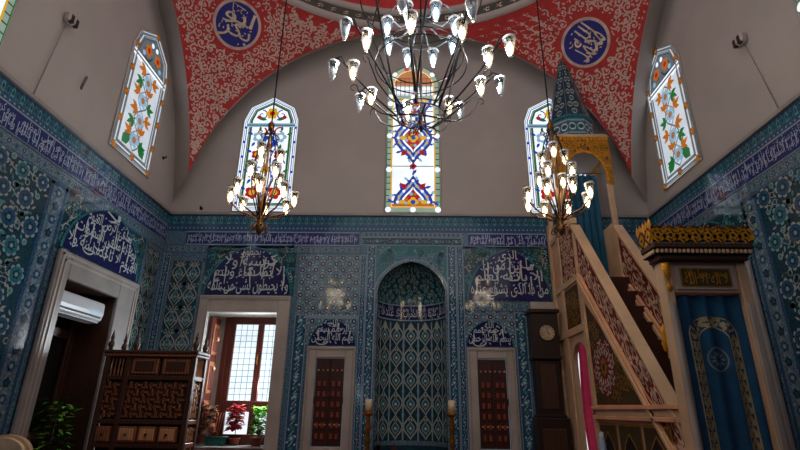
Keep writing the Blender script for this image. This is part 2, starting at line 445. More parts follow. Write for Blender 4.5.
# pendentives -----------------------------------------------------
LAT0 = math.asin(.08); LAT1 = math.asin((ZR - ZC) / RS)
def sph(k):
    def fn(u, v, h):
        lat = LAT0 + v / RS; R = RS - h; ph = radians(45 + 90 * k) + u / (RS * cos(lat))
        return (CX + R * cos(lat) * cos(ph), CY + R * cos(lat) * sin(ph), ZC + R * sin(lat))
    return fn
def pend_half(v):
    lat = LAT0 + v / RS; rho = RS * cos(lat)
    if rho <= HALF: return rho * pi / 4
    return rho * (pi / 4 - math.acos(min(1, HALF / rho)))
VP0 = RS * (math.acos(HALF * sqrt(2) / RS) - LAT0); VP1 = RS * (LAT1 - LAT0)
ROUND = {0: (.1, 3.4), 1: (.0, 3.74)}
def pendentive(k):
    fn = sph(k); p = Pat(fn)
    n = 28
    for i in range(n):
        va, vb = VP0 + (VP1 - VP0) * i / n, VP0 + (VP1 - VP0) * (i + 1) / n
        ha, hb = pend_half(va), pend_half(vb); m = 16
        vs = [fn(-ha + 2 * ha * j / m, va, 0) for j in range(m + 1)] + [fn(-hb + 2 * hb * j / m, vb, 0) for j in range(m + 1)]
        p.mesh(vs, [(j, j + 1, m + 2 + j, m + 1 + j) for j in range(m)], red_paint, True)
    if k < 2:
        ru, rv = ROUND[k]
        p.inside = lambda u, v: VP0 < v < VP1 - .05 and abs(u) < pend_half(v) - .09 and hypot(u - ru, v - rv) > .6
        p.scroll_field(-3.9, 3.9, VP0 + .05, VP1, .21, .03, scroll_white, 1, .45)
        p.inside = lambda u, v: VP0 < v < VP1 - .03 and abs(u) < pend_half(v) - .05 and hypot(u - ru, v - rv) > .57
        for _ in range(650):
            v = rnd.uniform(VP0, VP1); h = pend_half(v); u = rnd.uniform(-h, h)
            p.leaf(u, v, rnd.uniform(0, 6.28), rnd.uniform(.05, .1), .034, scroll_white, 1)
        for _ in range(700):
            v = VP1 - .03 - abs(rnd.gauss(0, .25)); h = pend_half(v); u = rnd.choice((-1, 1)) * h * rnd.uniform(.3, 1)
            p.leaf(u, v, rnd.uniform(0, 6.28), rnd.uniform(.05, .1), .032, scroll_white, 1)
    p.build('pendentive', kind='structure')
for k in range(4): pendentive(k)

# splayed arch soffits between the lunette walls and the pendentives
RO = 4.86
for nm, ic, oc in (('back', lambda x, z: (CX + x, CY + HALF, z), lambda x, z: (CX + x, YB, z)), ('left', lambda x, z: (CX - HALF, CY + x, z), lambda x, z: (XL, CY + x, z)), ('right', lambda x, z: (CX + HALF, CY + x, z), lambda x, z: (XR, CY + x, z)), ('front', lambda x, z: (CX + x, CY - HALF, z), lambda x, z: (CX + x, YF, z))):
    m = MB(); n = 48; lim = math.asin(HALF / RA); lo = lim; vs = []
    for i in range(n + 1):
        t = -1 + 2 * i / n
        vs += [ic(RA * sin(lim * t), ZC + RA * cos(lim * t)), oc(RO * sin(lo * t), ZC + RO * cos(lo * t))]
    m.mesh(vs, [(2 * i, 2 * i + 1, 2 * i + 3, 2 * i + 2) for i in range(n)], plaster, True)
    for q, e in ((0, -1), (-2, 1)):
        w_e = oc({'back': (XL - CX, XR - CX), 'left': (YF - CY, YB - CY), 'right': (YF - CY, YB - CY), 'front': (XL - CX, XR - CX)}[nm][0 if e < 0 else 1], 5.55)
        m.face([vs[q], vs[q + 1], w_e], plaster)
    m.build('arch_soffit', kind='structure')

# dome ring and dome ------------------------------------------------
r_ = MB(); r_.lathe((CX, CY, 0), [(HALF, ZR), (HALF - .06, ZR + .02), (HALF - .06, ZR + .16), (HALF - .02, ZR + .18)], plaster, 96)
r_.lathe((CX, CY, 0), [(HALF - .02, ZR + .18), (HALF - .02, ZR + .42)], ring_dark, 96)
r_.lathe((CX, CY, 0), [(HALF - .02, ZR + .42), (HALF - .06, ZR + .44), (HALF - .06, ZR + .58), (HALF, ZR + .6)], plaster, 96)
cyl = Pat(lambda u, v, h: (CX + (HALF - .02 - h) * cos(u / HALF), CY + (HALF - .02 - h) * sin(u / HALF), v))
for i in range(91):
    u = i * .31
    cyl.rosette(u, ZR + .3, .07, scroll_white, ring_dark, 1, 6)
    for sg in (-1, 1): cyl.spiral(u + sg * .12, ZR + .3, .06, 0, sg, 1, .015, scroll_white, 1)
r_.build('trim_1', kind='structure'); cyl.build('ring_pattern', bpy.data.objects['trim_1'])
d_ = MB(); d_.lathe((CX, CY, ZR + .6), [(HALF * cos(radians(a)), HALF * sin(radians(a))) for a in range(0, 91, 5)], red_paint, 72)
dome = d_.build('ceiling_dome', kind='structure')
dp = Pat(lambda u, v, h: (CX + (HALF - h) * cos(v / HALF) * cos(u / HALF), CY + (HALF - h) * cos(v / HALF) * sin(u / HALF), ZR + .6 + (HALF - h) * sin(v / HALF)))
dp.scroll_field(radians(40) * HALF, radians(140) * HALF, .15, 1.0, .34, .05, scroll_white, 1, .46)
dp.build('dome_pattern', dome)

# cornice moulding along the tile top
t2 = MB()
t2.box((XL, YB - .05, ZT - .035), (XR, YB, ZT + .02), marble_l); t2.build('trim_2', kind='structure')
t2 = MB(); t2.box((XL, YF, ZT - .035), (XL + .05, YB - .05, ZT + .02), marble_l); t2.build('trim_3', kind='structure')
t2 = MB(); t2.box((XR - .05, YF, ZT - .035), (XR, YB - .05, ZT + .02), marble_l); t2.build('trim_4', kind='structure')

# ------------------------------------------------------------------ tile dressing
def cresting(fn, u0, u1, z0, z1, parent):
    p = Pat(fn); p.rect(u0, u1, z0, z1, t_deep, 1)
    n = round((u1 - u0) / .08); st = (u1 - u0) / n; h = z1 - z0
    for i in range(n):
        u = u0 + (i + .5) * st
        p.fan((u, z0 + h * .4), [(u - st * .42, z0 + h * .08), (u + st * .42, z0 + h * .08), (u + st * .3, z0 + h * .4), (u + st * .4, z0 + h * .6), (u, z0 + h * .96), (u - st * .4, z0 + h * .6), (u - st * .3, z0 + h * .4)], t_turq if i % 2 else t_teal, 2)
        p.leaf(u, z0 + h * .2, pi / 2, h * .5, st * .5, t_dark, 3)
    p.build('cresting_pattern', parent)

AYAT = ['الله لا اله الا هو الحي القيوم', 'لا تاخذه سنة ولا نوم له ما فى السموات', 'وما فى الارض من ذا الذى يشفع عنده', 'الا باذنه يعلم ما بين ايديهم وما خلفهم', 'ولا يحيطون بشى من علمه الا بما شاء', 'وسع كرسيه السموات والارض ولا يوده', 'حفظهما وهو العلي العظيم']
def band(fn, u0, u1, z0, z1, parent, flip, k0, seg=1.55):
    p = Pat(fn); p.rect(u0, u1, z0, z1, t_royal, 1)
    for z in (z0, z1): p.rect(u0, u1, z - .012, z + .012, t_pale, 2)
    n = max(1, round((u1 - u0) / seg)); w = (u1 - u0) / n
    for i in range(n):
        q = AYAT[(k0 + i) % 7]; r = AYAT[(k0 + i + 3) % 7]
        a = u0 + i * w
        write(p, q, a + .03, a + w - .03, z0 + .02, z0 + (z1 - z0) * .62, t_lilac, 3, flip)
        write(p, r, a + .06, a + w - .06, z0 + (z1 - z0) * .42, z1 - .02, t_lilac, 4, flip)
    for k in range(int((u1 - u0) / .075)):
        u = u0 + .05 + k * .075 + rnd.uniform(-.02, .02); v = z0 + rnd.uniform(.05, .3) * (z1 - z0); p.stroke([(u, v), (u + rnd.uniform(-.01, .01), v + (z1 - z0) * rnd.uniform(.4, .62))], .008, t_lilac, 5, .016)
    p.build('inscription_lettering', parent)

def strip(p, u0, u1, v0, v1, m, edge, l=1, w=.014):
    p.rect(u0, u1, v0, v1, m, l)
    if edge:
        p.rect(u0, u1, v0, v0 + w, edge, l + 1); p.rect(u0, u1, v1 - w, v1, edge, l + 1)
        p.rect(u0, u0 + w, v0, v1, edge, l + 1); p.rect(u1 - w, u1, v0, v1, edge, l + 1)

def vine_field(p, u0, u1, v0, v1, st, l):
    p.rect(u0, u1, v0, v1, t_grey, l)
    n = max(1, round((u1 - u0) / st)); k = max(1, round((v1 - v0) / st)); du = (u1 - u0) / n; dv = (v1 - v0) / k
    for j in range(k):
        for i in range(n):
            u = u0 + (i + .5) * du; v = v0 + (j + .5) * dv
            if (i + j) % 2: p.rosette(u, v, st * .36, t_navy, t_white, l + 1, 6, .2)
            else: p.rosette(u, v, st * .27, t_turq, t_white, l + 1, 5)
            p.spiral(u, v, st * .48, rnd.uniform(0, 6), 1 if i % 2 else -1, .8, st * .07, t_pale, l + 1, 8, .7)
            for q in range(3):
                a = rnd.uniform(0, 6.28); p.leaf(u + st * .42 * cos(a), v + st * .42 * sin(a), a + 1.2, st * .34, st * .16, (t_turq, t_white, t_tan)[q], l + 1)

def arabesque_panel(p, u0, u1, v0, v1, du, dv, l):
    strip(p, u0, u1, v0, v1, t_dark, t_grey, l, .05)
    p.ogee_field(u0 + .06, u1 - .06, v0 + .06, v1 - .06, du, dv, t_dark, t_tan, t_teal, t_pale, l + 2, .02)
    nu = max(1, round((u1 - u0 - .12) / du))
    k = round((v1 - v0) / (dv * .5))
    for j in range(k):
        for i in range(nu):
            u = u0 + .06 + (i + .5) * (u1 - u0 - .12) / nu; v = v0 + (j + .5) * (v1 - v0) / k
            for sg in (-1, 1):
                p.spiral(u + sg * du * .3, v, du * .17, pi / 2, sg, .9, .02, t_tan, l + 3, 9)

def s_border(p, u0, u1, v0, v1, l):
    strip(p, u0, u1, v0, v1, t_deep, t_pale, l, .016)
    p.floral_band(u0 + .02, u1 - .02, v0 + .02, v1 - .02, .17, (t_turq, t_white, t_teal), l + 2, True)

# back wall
b = Pat(FB)
strip(b, XL, XR, 4.88, 5.03, t_deep, None, 1)
for i in range(120):
    b.disc(XL + (i + .5) * (XR - XL) / 120, 4.955, .018, t_pale, 2, 6)
strip(b, -4.88, -.95, 4.42, 4.59, t_grey, t_deep, 1); strip(b, 1.08, 2.95, 4.55, 4.60, t_grey, t_deep, 1)
b.floral_band(-4.85, -1.0, 4.45, 4.56, .12, (t_deep, t_pale, t_teal), 3)
b.build('tile_border_pattern', wall_back)
cresting(FB, XL, XR, 5.03, ZT - .035, wall_back)
band(FB, -4.52, -1.0, 4.60, 4.87, wall_back, False, 0)
band(FB, 1.2, 2.9, 4.60, 4.87, wall_back, False, 4)
p = Pat(FB)
arabesque_panel(p, -4.74, -4.06, .05, 4.3, .27, .44, 1)
s_border(p, -4.9, -4.76, .05, 4.4, 1)
p.build('arabesque_tile_pattern', wall_back)
p = Pat(FB)
p.rect(-4.04, -2.24, 3.56, 4.6, t_dark, 1)
for sg in (-1, 1):
    c = -3.13 + sg * .66
    for q in range(26):
        u = -3.13 + sg * rnd.uniform(.3, .86); v = rnd.uniform(3.75, 4.55)
        p.rumi(u, v, .075, rnd.uniform(0, 6), sg, .022, (t_turq, t_tan, t_green)[q % 3], 2)
p.rect(1.1, 2.85, 3.51, 4.6, t_dark, 1)
for sg in (-1, 1):
    for q in range(26):
        u = 1.97 + sg * rnd.uniform(.3, .84); v = rnd.uniform(3.7, 4.52)
        p.rumi(u, v, .075, rnd.uniform(0, 6), sg, .022, (t_turq, t_tan, t_green)[q % 3], 2)
p.build('spandrel_tile_pattern', wall_back)
p = Pat(FB)
vine_field(p, -2.16, -.96, 2.64, 4.4, .13, 1)
s_border(p, -2.16, -1.93, .05, 3.2, 3); s_border(p, -.95, -.83, .05, 4.4, 3); s_border(p, -.82, -.645, .05, 4.6, 3)
p.rect(-1.93, -.96, 3.13, 3.2, t_pale, 3)
vine_field(p, 1.1, 2.3, 2.64, 3.5, .13, 1)
strip(p, 1.1, 2.9, 3.3, 3.5, t_grey, t_deep, 3); p.floral_band(1.12, 2.88, 3.33, 3.47, .14, (t_deep, t_pale, t_turq), 5)
s_border(p, .765, .94, .05, 4.6, 3); s_border(p, .95, 1.08, .05, 4.6, 3); s_border(p, 2.02, 2.24, .05, 3.28, 3)
p.build('floral_tile_pattern', wall_back)
p = Pat(FB)
strip(p, -.95, 1.08, 4.61, 4.78, t_dark, t_pale, 1, .014); p.floral_band(-.93, 1.06, 4.63, 4.76, .2, (t_turq, t_pale, t_deep), 3)
strip(p, -.95, 1.08, 4.79, 4.88, t_deep, t_pale, 1, .012)
for i in range(22): p.rosette(-.9 + i * .0925, 4.835, .03, t_pale, t_dark, 3, 4)
p.rect(-.63, .75, 4.4, 4.6, t_teal, 1)
p.build('rosette_tile_pattern', wall_back)

# side walls
for side, fn, wall, k0, ys in (('l', FL, wall_left, 1, (6.16, 6.5, 6.53, 8.8)), ('r', FR, wall_right, 3, (6.5, 6.84, 6.87, 8.75))):
    cresting(fn, YF, YB, 5.06, ZT - .035, wall)
    p = Pat(fn); strip(p, YF, YB, 4.99, 5.06, t_deep, None, 1); strip(p, YF, YB, 4.46, 4.65, t_grey, t_deep, 1)
    p.floral_band(2.5, 9.4, 4.5, 4.61, .13, (t_deep, t_pale, t_teal), 3)
    for i in range(90): p.disc(2.5 + i * .0775, 5.025, .016, t_pale, 2, 6)
    p.build('tile_border_pattern', wall)
    band(fn, 2.6, YB - .05, 4.65, 4.98, wall, side == 'r', k0, 1.4)
    p = Pat(fn)
    p.rect(3.0, ys[0], .05, 4.44, t_dark, 1); p.medallion_field(3.0, ys[0] - .02, 1.6, 4.42, .37, 2)
    p.rect(YF, 3.0, .05, 4.44, t_deep, 1)
    p.build('medallion_tile_pattern', wall)
    p = Pat(fn)
    strip(p, ys[0], ys[1], .05, 4.44, t_grey, t_deep, 1, .05); p.floral_band(ys[0] + .06, ys[1] - .06, .1, 4.4, .2, (t_deep, t_pale, t_dark), 3, True)
    p.build('tile_border_pattern', wall)
    p = Pat(fn)
    p.rect(ys[2], ys[3], 3.56, 4.45, t_dark, 1)
    for sg in (-1, 1):
        for q in range(30):
            p.rumi((ys[2] + ys[3]) / 2 + sg * rnd.uniform(.35, 1.06), rnd.uniform(3.68, 4.38), .09, rnd.uniform(0, 6), sg, .026, (t_turq, t_tan, t_green)[q % 3], 2)
    p.build('spandrel_tile_pattern', wall)
    p = Pat(fn)
    arabesque_panel(p, ys[3] + .04, 9.42, .05, 4.42, .28, .46, 1)
    p.build('arabesque_tile_pattern', wall)

# calligraphy lunettes --------------------------------------------------
def lun_half(t, w): return w * max(0, 1 - t ** 1.9) ** .62
def lunette(fn, u0, u1, z0, z1, rows, label, flip=False, base_l=8):
    cu = (u0 + u1) / 2; w = (u1 - u0) / 2; h = z1 - z0
    def out(k):
        R = [(w * k * max(0, 1 - (t / 14) ** 1.9) ** .62, z0 + (h - (1 - k) * w * .6) * t / 14) for t in range(15)]
        return [(cu + x, z) for x, z in R] + [(cu - x, z) for x, z in R[-2::-1]]
    t = thing('tile_lunette', label, 'inscription', fn(cu, z0, 0), 'tiled calligraphy lunettes')
    p = Pat(fn); p.fan((cu, z0 + h * .3), out(1.0), t_teal, base_l); p.build('border_strip', t)
    p = Pat(fn); p.fan((cu, z0 + h * .3), out(.95), t_navy, base_l + 1); p.build('tile_field', t)
    p = Pat(fn)
    words = ' '.join(rows).split(); wi = 0; acc = z0 + .015; n = 4 if h > .7 else 3; hh = h / (n - .1)
    for i in range(n):
        za, zb = acc, min(acc + hh * 1.25, z1 - h * .03)
        ww = lun_half(min(.96, (za + hh * .8 - z0) / h), w) * .93; need = 2 * ww / (hh * .34); t_ = []
        while not t_ or sum(len(q) + .6 for q in t_) < need * .92: t_.append(words[wi % len(words)]); wi += 1
        if len(t_) > 1 and sum(len(q) + .6 for q in t_) > need * 1.25: t_.pop(); wi -= 1
        write(p, ' '.join(t_), cu - ww, cu + ww, za, zb, t_white, base_l + 3 + i, flip)
        acc += hh * .95
    N_ = int(9 * w)
    for k in range(N_):
        u = cu + w * .88 * (-1 + 2 * (k + .5 + rnd.uniform(-.2, .2)) / N_); top = max([q / 20 for q in range(20) if lun_half(q / 20, w) * .92 > abs(u - cu)] or [0]) * h
        H = min(top * .8, rnd.uniform(.3, .42) * h); v = z0 + rnd.uniform(.08, max(.09, (top - H) / h - .02)) * h; s_ = rnd.uniform(-.02, .03)
        if top < .2 * h: continue
        p.stroke([(u, v), (u + s_, v + H * .6), (u + s_ * 1.6, v + H)], .014, t_white, base_l + 6, .034)
    for k in range(int(4 * w)):
        v = z0 + (.16, .45, .7, .3, .58)[k % 5] * h; ww = lun_half((v - z0) / h, w) * .74; u = cu + ww * (-1 + 2 * ((k * .382 + .2) % 1)); r = rnd.uniform(.09, .15)
        p.stroke([(u + r * cos(t), v + r * .6 * sin(t)) for t in [pi + pi * q / 8 for q in range(9)]], .014, t_white, base_l + 7, .03)
    # diacritics and fillers scattered between the letters
    for _ in range(int(60 * w)):
        v = z0 + rnd.uniform(.05, .85) * h; ww = lun_half((v - z0) / h, w) * .88; u = cu + rnd.uniform(-ww, ww)
        p.leaf(u, v, rnd.choice((.7, 2.3, .5)), .06, .03, t_lilac, base_l + 2)
    p.build('lettering', t)
lunette(FL, 6.6, 8.73, 3.62, 4.56, ['القيوم لا تاخذه', 'سنة ولا نوم', 'له ما فى السموات', 'وما فى الارض'], 'navy calligraphy lunette over the doorway with the air conditioner', False)
lunette(FB, -4.02, -2.26, 3.57, 4.58, ['ولا يحيطون', 'بشى من علمه', 'الا بما شاء', 'وسع كرسيه'], 'navy calligraphy lunette over the sunlit window with flowerpots')
lunette(FB, 1.13, 2.79, 3.51, 4.55, ['من ذا الذى يشفع', 'عنده الا', 'باذنه', 'يعلم ما بين'], 'large navy calligraphy lunette above and beside the tall clock')
lunette(FB, -1.87, -.97, 2.63, 3.12, ['بسم الله الرحمن', 'الرحيم'], 'small navy calligraphy lunette over the cupboard door beside the open window', base_l=10)
lunette(FB, 1.08, 1.98, 2.64, 3.13, ['بسم الله الرحمن', 'الرحيم'], 'small navy calligraphy lunette over the cupboard door beside the tall clock', base_l=10)
lunette(FR, 6.95, 8.7, 3.64, 4.5, ['السموات والارض', 'ولا يوده'], 'navy calligraphy lunette behind the gilded crest of the pulpit gate', True)

# roundels ----------------------------------------------------------------
for k, rows, label in ((0, ['محمد'], 'dark blue roundel lettered on the red vault beside the conical spire'), (1, ['ابو بكر'], 'dark blue roundel lettered on the red vault above the hanging lamp cable')):
    u, v = ROUND[k]; fn = sph(k); R = .5
    t = thing('calligraphy_roundel', label, 'roundel', fn(u, v - R, .01), 'blue calligraphy roundels')
    def circ(p, r, m, l):
        vs = [p.P(u, v, l)]; n = 40
        for q in (.33, .66, 1): vs += [p.P(u + r * q * cos(2 * pi * i / n), v + r * q * sin(2 * pi * i / n), l) for i in range(n)]
        fs = [(0, 1 + i, 1 + (i + 1) % n) for i in range(n)]
        for q in range(2): fs += [(1 + q * n + i, 1 + (q + 1) * n + i, 1 + (q + 1) * n + (i + 1) % n, 1 + q * n + (i + 1) % n) for i in range(n)]
        p.mesh(vs, fs, m)
    p = Pat(fn); circ(p, R, roundel_rim, 5); p.build('rim', t)
    p = Pat(fn); circ(p, R * .88, blue_paint, 8); p.build('disc', t)
    p = Pat(fn)
    # pendentive u runs opposite ways as seen from the floor: mirror so the lettering reads
    if k == 1:
        write(p, 'ابو', u - .3, u + .32, v - .05, v + .34, roundel_ink, 11, True); write(p, 'بكر', u - .34, u + .3, v - .34, v + .1, roundel_ink, 12, True)
        p.stroke([(u - .05, v + .34), (u + .24, v + .36), (u + .1, v - .05), (u - .3, v + .1)], .022, roundel_ink, 12)
    else:
        write(p, 'محمد', u - .36, u + .24, v - .3, v + .12, roundel_ink, 11, True, -.5); write(p, 'الله', u - .2, u + .26, v + .0, v + .34, roundel_ink, 12, True, -.5)
    for _ in range(26):
        a = rnd.uniform(0, 6.28); r = rnd.uniform(.12, .4); p.leaf(u + r * cos(a), v + r * sin(a), rnd.uniform(0, 6), .06, .03, roundel_ink, 10)
    p.build('lettering', t)
# ------------------------------------------------------------------ stained glass windows
def arch_pts(c, w, v0, vs, va, kind):
    """outline: half width w about c, sill v0, springing vs, apex va"""
    h = va - vs
    if kind == 'round': R = [(w * cos(pi / 2 * t / 8), vs + h * sin(pi / 2 * t / 8)) for t in range(9)]
    else: R = [(w, vs), (w * .8, vs + h * .55), (0, va)]
    return [(c - w, v0), (c + w, v0)] + [(c + x, z) for x, z in R] + [(c - x, z) for x, z in R[-2::-1]]
WN = [0]
def stained(fn, c, w, v0, vs, va, style):
    WN[0] += 1
    t = setting('window_%d' % WN[0], fn(c, v0, 0))
    kind = 'round' if style == 'A' else 'point'
    A = lambda i: arch_pts(c, w - i, v0 + i, vs, va - i, kind)
    f = Pat(fn); o = A(-.012)
    f.tube([fn(u, v, .012) for u, v in o + [o[0]]], .016, plaster, 5)
    if style == 'C':
        for i in (.02, .125): f.tube([fn(u, v, .02) for u, v in A(i) + [A(i)[0]]], .011, marble, 6)
    f.build('window_frame', t)
    p = Pat(fn)
    mid = (v0 + vs) / 2
    p.fan((c, mid), A(0), g_soft if style == 'C' else g_white, 2)
    if style == 'A':
        p.fan((c, mid), A(.01), g_teal, 3); p.outline(A(.008), .016, g_green, 4); p.outline(A(.115), .035, g_yel, 5)
        n = 22
        for i in range(n):
            z = v0 + .1 + (vs - v0) * i / n
            for sg in (-1, 1): p.stroke([(c + sg * (w - .1), z), (c + sg * (w - .015), z)], .02, lead, 5)
        p.fan((c, mid), A(.13), g_white, 5)
        iw = w - .14
        p.poly([(u, max(v, vs - .28)) for u, v in A(.14)[2:]] , g_org, 6)
        for i in range(9):
            u = c + iw * (-1 + 2 * (i + .5) / 9); p.stroke([(u, vs - .28), (u, vs + .2)], .014, lead, 7)
        for i in range(5): p.stroke([(c - iw, vs - .24 + i * .11), (c + iw, vs - .24 + i * .11)], .014, lead, 7)
        for sg in (-1, 1): p.disc(c + sg * .16, va - .1, .06, g_red, 7); 
        p.rect(c - iw, c + iw, vs - .36, vs - .26, g_teal, 6)
        H = vs - .36 - v0 - .14
        def medal(z, s, lo, hi):
            k = [(c + x, min(hi, max(lo, y))) for x, y in [(q[0] - c, q[1]) for q in p.ogee(c, z, iw * 1.9 * s, 1.25 * s)]]
            sc = lambda f_: [(c + (u - c) * f_, min(hi, max(lo, z + (v - z) * f_))) for u, v in k]
            cc = (c, min(hi, max(lo, z)))
            p.fan(cc, k, g_blue, 6); p.fan(cc, sc(.86), g_lblue, 7); p.fan(cc, sc(.74), g_blue, 8); p.fan(cc, sc(.6), g_white, 9); p.fan(cc, sc(.5), g_red, 10)
            p.outline(k, .02, lead, 11)
            for q, (u, v) in enumerate(sc(1.06)):
                if lo + .03 < v < hi - .03: p.leaf(u, v, atan2(v - cc[1], u - c) + (.6 if q % 2 else -.6), .13, .07, (g_blue, g_lblue)[q % 2], 11); p.disc(u, v, .028, g_blue, 12, 6)
            for q, (u, v) in enumerate(sc(.8)):
                if lo + .03 < v < hi - .03: p.disc(u, v, .034, (g_white, g_yel)[q % 2], 12, 6)
            for q, (u, v) in enumerate(sc(.4)):
                if q % 2 and lo + .03 < v < hi - .03: p.disc(u, v, .04, (g_lblue, g_org)[q % 4 // 2], 12, 6)
            for sg in (-1, 1):
                for q in (-1, 0, 1):
                    zz = z + q * .3 * s
                    if lo < zz < hi: p.leaf(c + sg * .13, zz, q * sg * .8 + (0 if sg > 0 else pi), .2, .12, g_red if q else g_yel, 11)
            if lo < z < hi: p.rosette(c, z, .12, g_yel, g_blue, 12, 4)
        zb, zt = v0 + .15, vs - .37
        medal(v0 + 1.75, 1.0, zb, zt); medal(zb + .08, .98, zb, zt); medal(zt - .02, .98, zb, zt)
        for z in (v0 + 1.06, v0 + 2.42): p.stroke([(c - iw, z), (c + iw, z)], .018, lead, 11); p.rosette(c, z, .08, g_red, lead, 12, 4)
        p.stroke([(c, zb), (c, zt)], .014, lead, 11)
        p.rect(c - iw, c + iw, v0 + .13, v0 + .19, g_org, 12)
        for z in (v0 + .06, v0 + .98, v0 + 1.8, v0 + 2.62, vs - .3):
            for sg in (-1, 1): p.disc(c + sg * (w - .06), z, .062, g_white, 13, 12)
        for u in (c,): p.disc(u, v0 + .06, .06, g_white, 13, 12); p.disc(u, vs - .31, .06, g_white, 13, 12); p.disc(u, va - .05, .06, g_white, 13, 12)
        for a in (35, 145): p.disc(c + (w - .05) * cos(radians(a)), vs + (va - vs) * sin(radians(a)) * .95, .06, g_white, 13, 12)
    else:
        tz = vs - .12
        if style == 'B':
            p.outline(A(.03), .02, g_lblue, 3); p.outline(A(.07), .02, g_blue, 3); p.outline(A(.12), .02, lead, 4); p.outline(A(.155), .04, g_green, 4); p.outline(A(.18), .014, lead, 5)
            for i in range(6):
                z = v0 + (vs - v0) * (i + .5) / 6
                for sg in (-1, 1): p.rect(c + sg * (w - .05) - .03, c + sg * (w - .05) + .03, z - .03, z + .03, g_blue, 4)
            p.rect(c - w + .06, c + w - .06, tz - .05, tz + .05, g_lblue, 6); p.rect(c - w + .06, c + w - .06, tz - .012, tz + .012, lead, 7)
            p.rosette(c, tz + .3, .15, g_yel, g_red, 7, 6)
            for sg in (-1, 1):
                p.spiral(c + sg * .22, tz + .26, .13, pi / 2, sg, 1.1, .03, g_blue, 6); p.leaf(c + sg * .1, tz + .13, sg * .3 + (0 if sg > 0 else pi), .26, .1, g_green, 6); p.disc(c + sg * .28, tz + .2, .05, g_red, 8)
            p.rosette(c, tz - .42, .17, g_blue, g_white, 7, 6)
            for sg in (-1, 1):
                p.stroke([(c, v0 + .25), (c + sg * .14, v0 + .7), (c + sg * .05, v0 + 1.2), (c + sg * .22, v0 + 1.7), (c, vs - .3)], .022, g_blue, 6)
                for z, m, s_ in ((v0 + .42, g_red, .16), (v0 + 1.32, g_red, .12), (v0 + .85, g_blue, .13), (v0 + 1.75, g_lblue, .14)):
                    p.rosette(c + sg * .24, z, s_, m, g_yel if m == g_red else g_white, 7, 5)
                    for a in (.4, 1.5, 2.7, 4.2): p.leaf(c + sg * .24 + s_ * cos(a), z + s_ * sin(a), a, .14, .07, g_green if a < 2 else g_blue, 7)
                p.spiral(c + sg * .25, v0 + 1.1, .14, 0, sg, 1.2, .03, g_blue, 6); p.spiral(c + sg * .2, tz - .18, .13, 1, sg, 1.1, .04, g_red, 6)
            p.stroke([(c, v0 + .2), (c, tz)], .02, lead, 8)
            p.rosette(c, v0 + .95, .1, g_yel, g_red, 9, 4); p.rosette(c, v0 + 1.5, .09, g_org, g_green, 9, 4)
        else:
            p.outline(A(.072), .05, g_grey, 3); p.outline(A(.155), .03, g_grey, 4); p.outline(A(.175), .012, lead, 5)
            p.fan((c, tz + .3), [(u, max(v, tz)) for u, v in A(.18)], g_grey, 4)
            p.rect(c - w + .05, c + w - .05, tz - .07, tz + .07, g_white, 6); p.rect(c - w + .05, c + w - .05, tz - .02, tz + .02, g_grey, 7); p.rect(c - w + .05, c + w - .05, tz + .06, tz + .08, lead, 8)
            for sg in (-1, 1):
                p.rosette(c + sg * .17, tz + .3, .13, g_org, g_red, 7, 5); p.spiral(c + sg * .2, tz + .24, .18, 0, sg, 1, .025, lead, 6)
                p.disc(c + sg * .3, tz + .16, .05, g_lblue, 7); p.disc(c + sg * .08, tz + .48, .05, g_white, 7)
            n = 4; span = tz - .1 - v0 - .2
            wave = [(c + .17 * sin(pi * k / 4), v0 + .2 + span * k / 16) for k in range(17)]
            p.stroke(wave, .03, g_grey, 6); p.stroke([(c - (u - c), v) for u, v in wave], .018, g_grey, 6)
            for i in range(n):
                z = v0 + .2 + span * (i + .5) / n; sg = 1 if i % 2 else -1
                p.rosette(c + sg * .02, z, .15, g_lblue, g_grey, 8, 6); p.disc(c + sg * .02, z, .05, g_org, 10, 8)
                for q, (dx, dz, m) in enumerate(((.3 * sg, .1, g_org), (-.29 * sg, -.05, g_green), (-.24 * sg, .2, g_org))):
                    a0 = atan2(dz, dx) + q * .5
                    for a, L_ in ((-.75, .2), (0, .24), (.75, .2)): p.leaf(c + dx * .55, z + dz - .02, a0 + a, L_, .1, m, 7)
                    p.stroke([(c + dx * .1, z), (c + dx * .4, z + dz * .4), (c + dx * .6, z + dz)], .03, m, 7)
            for sg in (-1, 1): p.leaf(c + sg * .36, v0 + .2, pi / 2 + sg * .7, .34, .24, g_green, 7)
            for sg in (-1, 1):
                for k in range(5):
                    z = v0 + .03 + (vs - v0) * k / 4; p.rosette(c + sg * (w - .07), z, .075, gold, g_org, 22, 4)
            for q in (-.05,): p.rosette(c, v0 + .07, .075, gold, g_org, 22, 4); p.rosette(c, va - .07, .075, gold, g_org, 22, 4)
    p.build('stained_glass', t)
stained(FB, .085, .575, 5.32, 8.42, 8.98, 'A')
stained(FB, -3.06, .6, 5.33, 7.5, 8.1, 'B')
stained(FB, 3.12, .6, 5.33, 7.5, 8.1, 'B')
stained(FL, 7.74, .635, 5.56, 7.62, 8.32, 'C')
stained(FR, 8.1, .635, 5.52, 7.62, 8.3, 'C')
stained(FL, 4.2, .575, 5.32, 8.42, 8.98, 'A')
stained(FR, 4.42, .575, 5.32, 8.42, 8.98, 'A')

